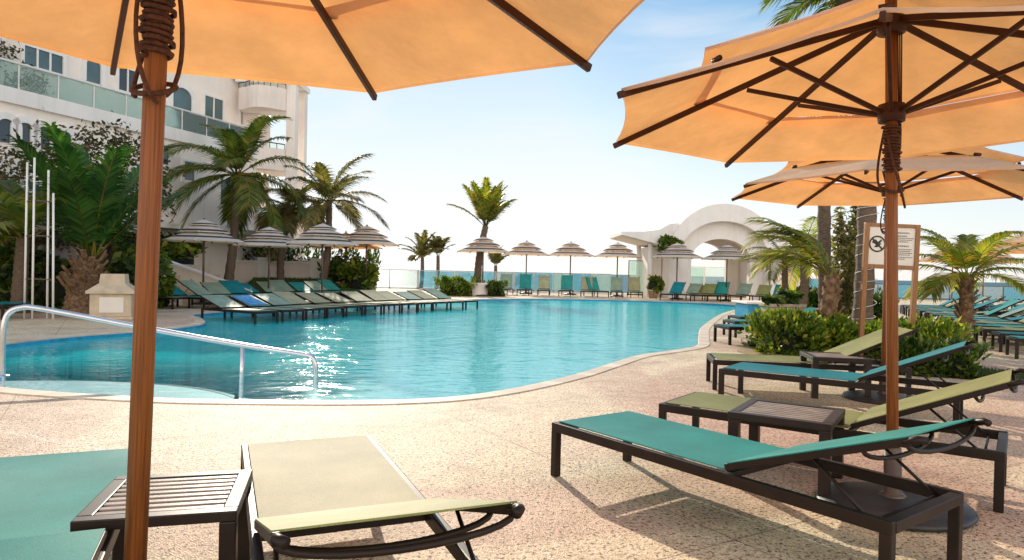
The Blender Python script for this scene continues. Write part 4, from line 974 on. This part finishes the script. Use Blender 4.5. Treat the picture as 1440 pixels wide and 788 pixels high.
m = MB(); m.bx(-3, FL - .1, -1.6, -.003, 2.75, 2.95); m.build('canopy_slab', M['white'], hotel)
for k in range(6):
    m = MB(); m.bx(2.5 + k * 2.6, 4.2 + k * 2.6, -.03, -.003, .1, 2.4); m.build('ground_door', M['winglass'], hotel)
# open corner balconies
tw = empty('balcony_tower', (0, 0, 0)); tw.parent = None
bpy.data.objects.remove(tw)
L2 = hotel.matrix_world
import bpy as _b
bpy.context.view_layer.update()
inv = hotel.matrix_world.inverted()
def hl(x, y, z=0): return inv @ Vector((x, y, z))
XL, XR, YF, YB = -13.3, -11.0, 34.2, 36.2
levels = [(4.05, 0), (7.3, 1), (10.3, 2)]
def wbox(name, x0, x1, y0, y1, z0, z1, mat):
    m = MB(); m.prism([tuple(hl(x, y)[:2]) for x, y in ((x0, y0), (x1, y0), (x1, y1), (x0, y1))], z0, z1); return m.build(name, mat, hotel)
wbox('pillar', XR - .45, XR, YF, YF + .5, 0, 10.5, M['wall']); wbox('pillar', XR - .45, XR, YB - .5, YB, 0, 10.5, M['wall'])
wbox('tower_wall', XL - .6, XL + .35, YF + .6, YB, 0, 10.5, M['wall2'])
wbox('tower_wall', XL + .355, XR - .455, YF + .1, YB, 0, 2.9, M['wall2'])
wbox('tower_roof', XL - .7, XR + .1, YF - .1, YB + .1, 10.505, 10.75, M['white'])
for z, k in levels:
    bowed = [(XL - .5, YF - .1)] + [(XL - .3 + (XR - XL - .2) * t / 8, YF - .1 - .75 * math.sin(PI * t / 8)) for t in range(1, 8)] + [(XR - .46, YF - .1), (XR - .46, YF + .1), (XL - .5, YF + .1)]
    m = MB(); m.prism([tuple(hl(x, y)[:2]) for x, y in bowed], z - 1.2, z - .12); m.build('parapet', M['wall2'], hotel)
    wbox('slab', XL - .5, XR - .46, YF + .105, YB, z - 1.2, z - .95, M['white'])
    m = MB(); pts = [hl(x, y, z + .12) for x, y in bowed[:9]]
    m.tube(pts, .03, 6)
    for q in pts: m.tube([q, q - Vector((0, 0, .25))], .02, 5)
    m.build('rail', M['greypole'], hotel)
    m = MB(); 
    for i in range(8):
        a, c = hl(*bowed[i]), hl(*bowed[i + 1]); m.add([(a.x, a.y, z - .1), (c.x, c.y, z - .1), (c.x, c.y, z + .1), (a.x, a.y, z + .1)], [(0, 1, 2, 3)])
    m.build('rail_glass', M['glassb'] if k == 0 else M['glassg'], hotel)

# ------------------------------------------------------------------ arched pavilion
PY = 40.0
def X(px): return at(px, 390, PY).x
def Z(px, py): return at(px, py, PY).z
cx = X(1013)
pv = empty('pavilion', (cx, PY, 0), 0, 'white arched pavilion with swept roof at the far end of the pool', 'building')
def arcpts(rx, z0, rz, a0=0, a1=180, n=28): return [(rx * math.cos(R(a0 + (a1 - a0) * i / n)), z0 + rz * math.sin(R(a0 + (a1 - a0) * i / n))) for i in range(n + 1)]
sp = 2.55
outA = arcpts(3.15, sp, 2.95); inA = arcpts(2.5, sp, 1.95)
m = MB(); m.xz(outA + inA[::-1], -.6, 5.2); m.build('vault', M['pavil'], pv)
face = [(2.5, 0), ] + arcpts(2.5, sp, 1.945)[:] + [(-2.5, 0), (-1.72, 0), (-1.72, 2.3)] + arcpts(1.72, 2.3, 1.2)[::-1][1:-1] + [(1.72, 2.3), (1.72, 0)]
m = MB(); m.xz(face, .0, .5); m.build('front_arch', M['white'], pv)
m = MB(); m.xz(face, 4.3, 4.8); m.build('rear_arch', M['pavil'], pv)
for s, mm in ((1, 'white'), (-1, 'pavil')):
    m = MB(); m.bx(s * 2.52 if s > 0 else -3.15, 3.15 if s > 0 else -2.52, -.55, 5.0, 0, sp + .35); m.build('side_wall', M[mm], pv)
ev = [(-2.6, 4.35), (-3.1, 4.3), (-3.7, 3.95), (-4.6, 3.8), (-5.9, 3.78), (-5.9, 3.6), (-5.0, 3.4), (-4.0, 3.15), (-3.1, 3.0), (-2.6, 3.0)]
m = MB(); m.xz(ev, -.4, 4.5); m.build('eave', M['pavil'], pv)
ev = [(2.6, 4.4), (3.0, 4.3), (3.5, 3.9), (4.4, 3.75), (5.4, 3.7), (5.4, 3.5), (4.4, 3.35), (3.2, 3.0), (2.6, 3.0)]
m = MB(); m.xz(ev[::-1], -.3, 4.5); m.build('eave', M['pavil'], pv)
for xx in (-4.1,):
    m = MB(); m.tube([(xx, .2, 0), (xx, .2, 3.2)], .14, 14); m.build('post', M['white'], pv)
    m = MB(); m.tube([(xx, 3.9, 0), (xx, 3.9, 3.2)], .14, 14); m.build('post', M['white'], pv)
m = MB(); m.bx(-4.0, -3.2, 1.2, 4.6, 0, 3.0); m.build('inner_wall', M['pavil'], pv)
m = MB(); m.bx(4.6, 4.75, .1, 4.5, 0, 3.4); m.build('end_pier', M['pavil'], pv)
m = MB(); m.bx(-1.7, 1.7, 4.0, 4.29, 0, .72); m.build('low_wall', M['stoned'], pv)
q = at(938, 345, PY - .3); bush('hanging_plant', (q.x, PY - .9, q.z - .45), (.62, .45, .42), 900, .16, 'bright plant hanging under the swept eave of the pavilion', 'bushy', 130, True, 'plant')
q = at(921, 405, 37.8); bush('potted_plant', (q.x, 38.2, .35), (.42, .4, .42), 700, .15, 'yellow green potted plant at the foot of the pavilion post', 'bushy', 131, True, 'plant')
pt = MB(); pt.lathe([(0, 0), (.22, 0), (.3, .42), (.33, .42), (.33, .48), (.26, .48), (.26, .42), (0, .42)], 20, c=(q.x, 38.2, 0)); tag(pt.build('flower_pot', M['pinktile']), 'terracotta pot holding the yellow green plant by the pavilion', 'pot')
# glass screens around the terrace
def fence(xa, xb, Y, h, mats, label, k, rail='metalw', Y2=None):
    Y2 = Y if Y2 is None else Y2
    a = Vector((xa, Y, 0)); b = Vector((xb, Y2, 0)); r = empty('glass_fence', a, math.atan2(b.y - a.y, b.x - a.x), label, 'fence'); L = (b - a).length; w = L / k
    for i in range(k):
        m = MB(); m.bx(i * w + .05, (i + 1) * w - .05, -.008, .008, .12, h - .07); m.build('glass_panel', M[mats[i % len(mats)]], r)
    for i in range(k + 1):
        m = MB(); m.bx(i * w - .03, i * w + .03, -.03, .03, 0, h - .05); m.build('post', M[rail], r)
    m = MB(); m.bx(-.03, L + .03, -.04, .04, h - .048, h); m.build('rail', M[rail], r)
    m = MB(); m.bx(-.03, L + .03, -.03, .03, .02, .1); m.build('kick_rail', M[rail], r)
xs = [at(px, 390, 46.5).x for px in (470, 587, 640, 860)]
fence(xs[0], xs[1], 46.5, 1.32, ['glassc'], 'clear glass fence panels between the lawn bushes and the short palm', 3)
fence(xs[1] + .08, xs[2], 46.5, 1.32, ['glassb'], 'bright blue glass fence stretch below the small far palms', 2)
fence(xs[2] + .08, xs[3], 46.5, 1.32, ['glassb', 'glassb', 'glassc', 'glassb', 'glassb', 'glassg', 'glassb', 'glassg'], 'blue tinted glass fence behind the upright loungers', 8)
fence(at(884, 390, 43).x, at(917, 390, 43).x, 43, 2.2, ['glassg'], 'tall greenish glass screen beside the pavilion post', 1, 'greypole')
fence(at(955, 390, 47).x, at(1062, 390, 47).x, 47, 1.95, ['glassg', 'glassc', 'glassg'], 'tall glass screen seen through the pavilion archway', 3, 'trim')
fence(at(1090, 390, 47).x, at(1180, 390, 47).x, 47, 1.3, ['glassb', 'glassg'], 'glass fence beyond the small palms beside the pavilion', 4)
fence(at(1185, 390, 46.8).x, at(1600, 390, 46.8).x, 46.8, 1.05, ['glassb', 'glassc'], 'long glass fence before the open sea behind the lounger rows', 11, 'greypole')

# ------------------------------------------------------------------ planter, wall, bin, rail, trellis, sign
q = at(672, 400, 36.2)
pl = empty('planter', (q.x, 36.4, 0), 0, 'round stone planter at the pool end holding a palm', 'planter')
m = MB(); m.lathe([(0, 0), (.62, 0), (.6, .12), (.52, .5), (.6, .62), (.6, .7), (.48, .7), (.46, .6), (0, .6)], 28); m.build('bowl', M['wall2'], pl)
m = MB(); m.lathe([(0, .615), (.44, .61)], 20); m.build('soil', M['stoned'], pl)
q = ground(1046, 452); 
bw = empty('pool_wall', (q.x + .5, q.y + .6, 0), 0, 'bright blue tiled wall with white top at the pool side', 'wall')
m = MB(); m.rbox((0, 0, .2), (.75, 1.3, .62), .05); m.build('tiled_body', M['bluetile'], bw)
m = MB(); m.rbox((-.02, 0, .54), (.9, 1.45, .06), .02); m.build('top', M['white'], bw)
q = at(1100, 430, 16.5)
sb = empty('stone_planter', (q.x, 16.5, 0), R(5), 'tan stone planter box between the blue pool wall and the hedge', 'planter')
m = MB(); m.rbox((0, 0, .3), (.8, .6, .6), .02); m.rbox((0, 0, .64), (.88, .68, .08), .015); m.build('box', M['stone'], sb)
bush('planter_plant', (q.x, 16.5, .55), (.4, .3, .2), 500, .12, 'small green plant in the tan stone planter box', 'bush', 140, True, 'plant')
# waste bin
q = ground(150, 449); bn = empty('waste_bin', (q.x, q.y + .3, 0), R(20), 'square beige stone waste bin with sloped cap', 'waste bin')
m = MB(); m.rbox((0, 0, .03), (.92, .92, .06), .01); m.rbox((0, 0, .33), (.86, .86, .54), .015); m.build('body', M['stone'], bn)
m = MB()
for a, b_, za, zb in ((.50, .50, .603, .66), (.5, .27, .66, .84), (.27, .25, .84, 1.06)):
    m.add([(sx * a, sy * a, za) for sx, sy in ((-1, -1), (1, -1), (1, 1), (-1, 1))] + [(sx * b_, sy * b_, zb) for sx, sy in ((-1, -1), (1, -1), (1, 1), (-1, 1))], [(0, 1, 5, 4), (1, 2, 6, 5), (2, 3, 7, 6), (3, 0, 4, 7), (4, 5, 6, 7), (3, 2, 1, 0)])
m.build('cap', M['stone'], bn)
m = MB(); m.rbox((.02, -.437, .34), (.5, .012, .36), .004); m.build('panel', M['board'], bn)
m = MB(); m.rbox((-.437, 0, .36), (.012, .46, .34), .004); m.build('panel', M['wall2'], bn)
m = MB(); m.rbox((-.447, 0, .36), (.008, .2, .24), .003); m.build('sticker', M['greenlabel'], bn)
# handrail into the pool
rl = empty('pool_handrail', (-5.75, 7.75, 0), 0, 'polished steel handrail sloping down into the pool over the steps', 'handrail')
o_ = Vector((-5.75, 7.75, 0))
A = [at(3, 545, 7.7), at(3, 500, 7.7), at(5, 462, 7.7), at(12, 441, 7.72), at(30, 433, 7.75), at(60, 435, 7.78), at(190, 459, 7.9), at(330, 484, 8.05), at(425, 499, 8.15), at(438, 503, 8.16), at(443, 512, 8.16), at(444, 530, 8.16), at(444, 545, 8.16)]
m = MB(); m.tube([p - o_ for p in catmull3(A, 5)], .032, 14); m.build('rail', M['steel'], rl)
b0 = at(341, 487, 8.06); m = MB(); m.tube([b0 - o_, Vector((b0.x - .01, 8.06, -.3)) - o_], .027, 12); m.build('post', M['steel'], rl)
m = MB(); m.lathe([(.03, .02), (.07, .01), (.075, 0)], 16, c=Vector((A[0].x, A[0].y, .005)) - o_); m.build('flange', M['steel'], rl)
# trellis of white posts
q = at(55, 430, 15.8)
tl = empty('trellis', (q.x, 15.8, 0), 0, 'thin white trellis posts joined by cross bars in the garden bed', 'trellis')
for dx, dy, hgt in ((-.34, 0, 3.6), (-.1, -.08, 3.7), (.12, .1, 3.45), (.36, -.05, 2.9)):
    m = MB(); m.tube([(dx, dy, 0), (dx * .92, dy, hgt)], .024, 8); m.build('post', M['trim'], tl)
m = MB()
for z in (.9, 1.9, 2.7):
    m.tube([(-.33, 0, z), (-.1, -.08, z + .02), (.35, -.05, z)], .013, 6); m.tube([(.35, -.05, z), (.12, .1, z), (-.33, 0, z)], .013, 6)
m.build('cross_bar', M['greypole'], tl)
# notice board
SY = 11.3
c0 = at(1212, 314, SY); c1 = at(1286, 379, SY); sw = c1.x - c0.x; sh = c0.z - c1.z
sg = empty('notice_board', ((c0.x + c1.x) / 2, SY, 0), R(-2), 'cream notice board in wooden frame showing a crossed out round symbol', 'sign')
zc = (c0.z + c1.z) / 2
sg.rotation_euler = (0, R(1.5), R(-2))
for s in (-1, 1):
    m = MB(); m.rbox((s * (sw / 2 - .035), 0, (c0.z + .0) / 2), (.075, .07, c0.z), .006); m.build('post', M['signwood'], sg)
for z_, h_ in ((zc + sh / 2 - .03, .06), (zc - sh / 2 + .03, .07)):
    m = MB(); m.rbox((0, -.005, z_), (sw - .15, .05, h_), .005); m.build('frame_rail', M['signwood'], sg)
m = MB(); m.bx(-sw / 2 + .073, sw / 2 - .073, -.012, .012, zc - sh / 2 + .06, zc + sh / 2 - .055); bd = m.build('board', M['board'], sg)
sx, sz, yy = -.235, zc + .03, -.018
m = MB(); n_ = 40; rr0, rr1 = .112, .136
vs = [(sx + r_ * math.cos(2 * PI * k / n_), yy, sz + r_ * math.sin(2 * PI * k / n_)) for r_ in (rr0, rr1) for k in range(n_)]
m.add(vs, [(k, (k + 1) % n_, n_ + (k + 1) % n_, n_ + k) for k in range(n_)])
m.box((sx, yy, sz), (.25, .002, .026), 0, Matrix.Rotation(R(45), 3, 'Y'))
# glass-and-bottle like dark figure inside the ring
m.xz([(sx - .075, sz + .055), (sx - .03, sz + .075), (sx + .012, sz + .03), (sx + .06, sz + .08), (sx + .075, sz + .055), (sx + .035, sz + .0), (sx + .02, sz - .05), (sx - .02, sz - .06), (sx - .03, sz - .005), (sx - .085, sz + .02)], yy + .001, yy + .003)
m.xz([(sx - .05, sz - .045), (sx - .035, sz - .06), (sx + .07, sz + .0), (sx + .06, sz + .015)], yy + .004, yy + .0055)
m.build('symbol', M['ink'], bd)
m = MB(); rnd = random.Random(3)
for k, (z, mi_, h_, full) in enumerate(((.215, 0, .022, .62), (.165, 0, .02, .5), (.135, 0, .013, .8), (.105, 0, .013, .75), (.075, 0, .013, .5), (.0, 0, .022, .62), (-.05, 0, .013, .8), (-.08, 0, .013, .7), (-.11, 0, .013, .78), (-.14, 0, .013, .6), (-.18, 0, .013, .72), (-.21, 0, .013, .4))):
    x = .09; end = .09 + .26 * full + .03
    while x < end:
        wd = rnd.uniform(.012, .034); m.bx(x, x + wd, yy, yy + .002, zc + z, zc + z + h_); x += wd + .008
m.build('printed_lines', M['inkg'], bd)

# ------------------------------------------------------------------ light
SUN_AZ, SUN_EL = -17.0, 24.0
sd = Vector((math.sin(R(SUN_AZ)) * math.cos(R(SUN_EL)), math.cos(R(SUN_AZ)) * math.cos(R(SUN_EL)), math.sin(R(SUN_EL))))
sl_ = bpy.data.lights.new('sun', 'SUN'); sl_.energy = 5.0; sl_.angle = R(.5); sl_.color = (1, .88, .72)
so = bpy.data.objects.new('sun', sl_); C.objects.link(so); so.rotation_euler = sd.to_track_quat('Z', 'Y').to_euler()
wd = bpy.data.worlds.new('World'); bpy.context.scene.world = wd; wd.use_nodes = True
nt = wd.node_tree; nt.nodes.clear()
sky = nt.nodes.new('ShaderNodeTexSky'); sky.sky_type = 'NISHITA'; sky.sun_disc = False; sky.sun_elevation = R(SUN_EL); sky.sun_rotation = R(SUN_AZ)
sky.air_density = 1.0; sky.dust_density = .8; sky.ozone_density = 1.5
bg = nt.nodes.new('ShaderNodeBackground'); bg.inputs[1].default_value = .15
ow = nt.nodes.new('ShaderNodeOutputWorld')
# haze and high cloud veil over the clear sky: whiter toward the horizon, plus a bright unseen glow added opposite the sun as facade fill
def L(a, b): nt.links.new(a, b)
tc = nt.nodes.new('ShaderNodeTexCoord'); sp_ = nt.nodes.new('ShaderNodeSeparateXYZ'); L(tc.outputs['Generated'], sp_.inputs[0])
cr = nt.nodes.new('ShaderNodeValToRGB'); e = cr.color_ramp.elements
K = 1 / .15
e[0].position = 0; e[0].color = (1.0 * K, 1.0 * K, 1.0 * K, 1); e[1].position = 1; e[1].color = (.1 * K, .27 * K, .62 * K, 1)
for p, c in ((.1, (.9, .95, .98)), (.22, (.6, .8, .94)), (.36, (.24, .53, .83)), (.55, (.18, .42, .76))):
    q = e.new(p); q.color = (c[0] * K, c[1] * K, c[2] * K, 1)
L(sp_.outputs[2], cr.inputs[0])
m1 = nt.nodes.new('ShaderNodeMix'); m1.data_type = 'RGBA'; m1.inputs[0].default_value = .72
cl = nt.nodes.new('ShaderNodeMix'); cl.data_type = 'RGBA'; cl.blend_type = 'DARKEN'; cl.inputs[0].default_value = 1; cl.inputs[7].default_value = (1.3 * K, 1.3 * K, 1.3 * K, 1); L(sky.outputs[0], cl.inputs[6])
L(cl.outputs[2], m1.inputs[6]); L(cr.outputs[0], m1.inputs[7])
mp = nt.nodes.new('ShaderNodeMapping'); mp.inputs['Scale'].default_value = (1.2, 1.2, 5); L(tc.outputs['Generated'], mp.inputs[0])
cn = nt.nodes.new('ShaderNodeTexNoise'); cn.inputs['Scale'].default_value = 2.2; cn.inputs['Detail'].default_value = 7; cn.inputs['Distortion'].default_value = .6; L(mp.outputs[0], cn.inputs['Vector'])
c2 = nt.nodes.new('ShaderNodeMapRange'); c2.inputs[1].default_value = .46; c2.inputs[2].default_value = .7; c2.inputs[4].default_value = .62; L(cn.outputs[0], c2.inputs[0])
m2 = nt.nodes.new('ShaderNodeMix'); m2.data_type = 'RGBA'; m2.inputs[7].default_value = (.97 * K, .98 * K, 1.0 * K, 1); L(c2.outputs[0], m2.inputs[0]); L(m1.outputs[2], m2.inputs[6])
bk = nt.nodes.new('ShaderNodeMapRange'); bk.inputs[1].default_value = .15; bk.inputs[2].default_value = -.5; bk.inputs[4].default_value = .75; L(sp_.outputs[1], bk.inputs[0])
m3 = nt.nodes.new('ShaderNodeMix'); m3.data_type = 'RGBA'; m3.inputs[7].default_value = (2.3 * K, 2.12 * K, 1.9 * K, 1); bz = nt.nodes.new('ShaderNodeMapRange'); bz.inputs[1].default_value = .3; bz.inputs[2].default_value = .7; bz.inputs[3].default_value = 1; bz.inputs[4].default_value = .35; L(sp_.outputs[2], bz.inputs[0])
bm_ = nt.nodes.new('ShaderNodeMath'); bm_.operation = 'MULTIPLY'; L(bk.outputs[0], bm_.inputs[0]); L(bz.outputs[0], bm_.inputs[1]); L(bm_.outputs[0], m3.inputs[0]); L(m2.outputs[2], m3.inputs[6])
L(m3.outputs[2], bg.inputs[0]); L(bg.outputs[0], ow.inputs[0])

sc = bpy.context.scene
sc.view_settings.view_transform = 'Standard'; sc.view_settings.look = 'None'; sc.view_settings.exposure = 0; sc.view_settings.gamma = 1
sc.render.engine = 'CYCLES'
sc.cycles.use_denoising = True
try: sc.cycles.denoiser = 'OPENIMAGEDENOISE'
except Exception: pass
sc.cycles.max_bounces = 8; sc.cycles.transparent_max_bounces = 16; sc.cycles.caustics_reflective = False; sc.cycles.caustics_refractive = False
sc.cycles.sample_clamp_indirect = 6
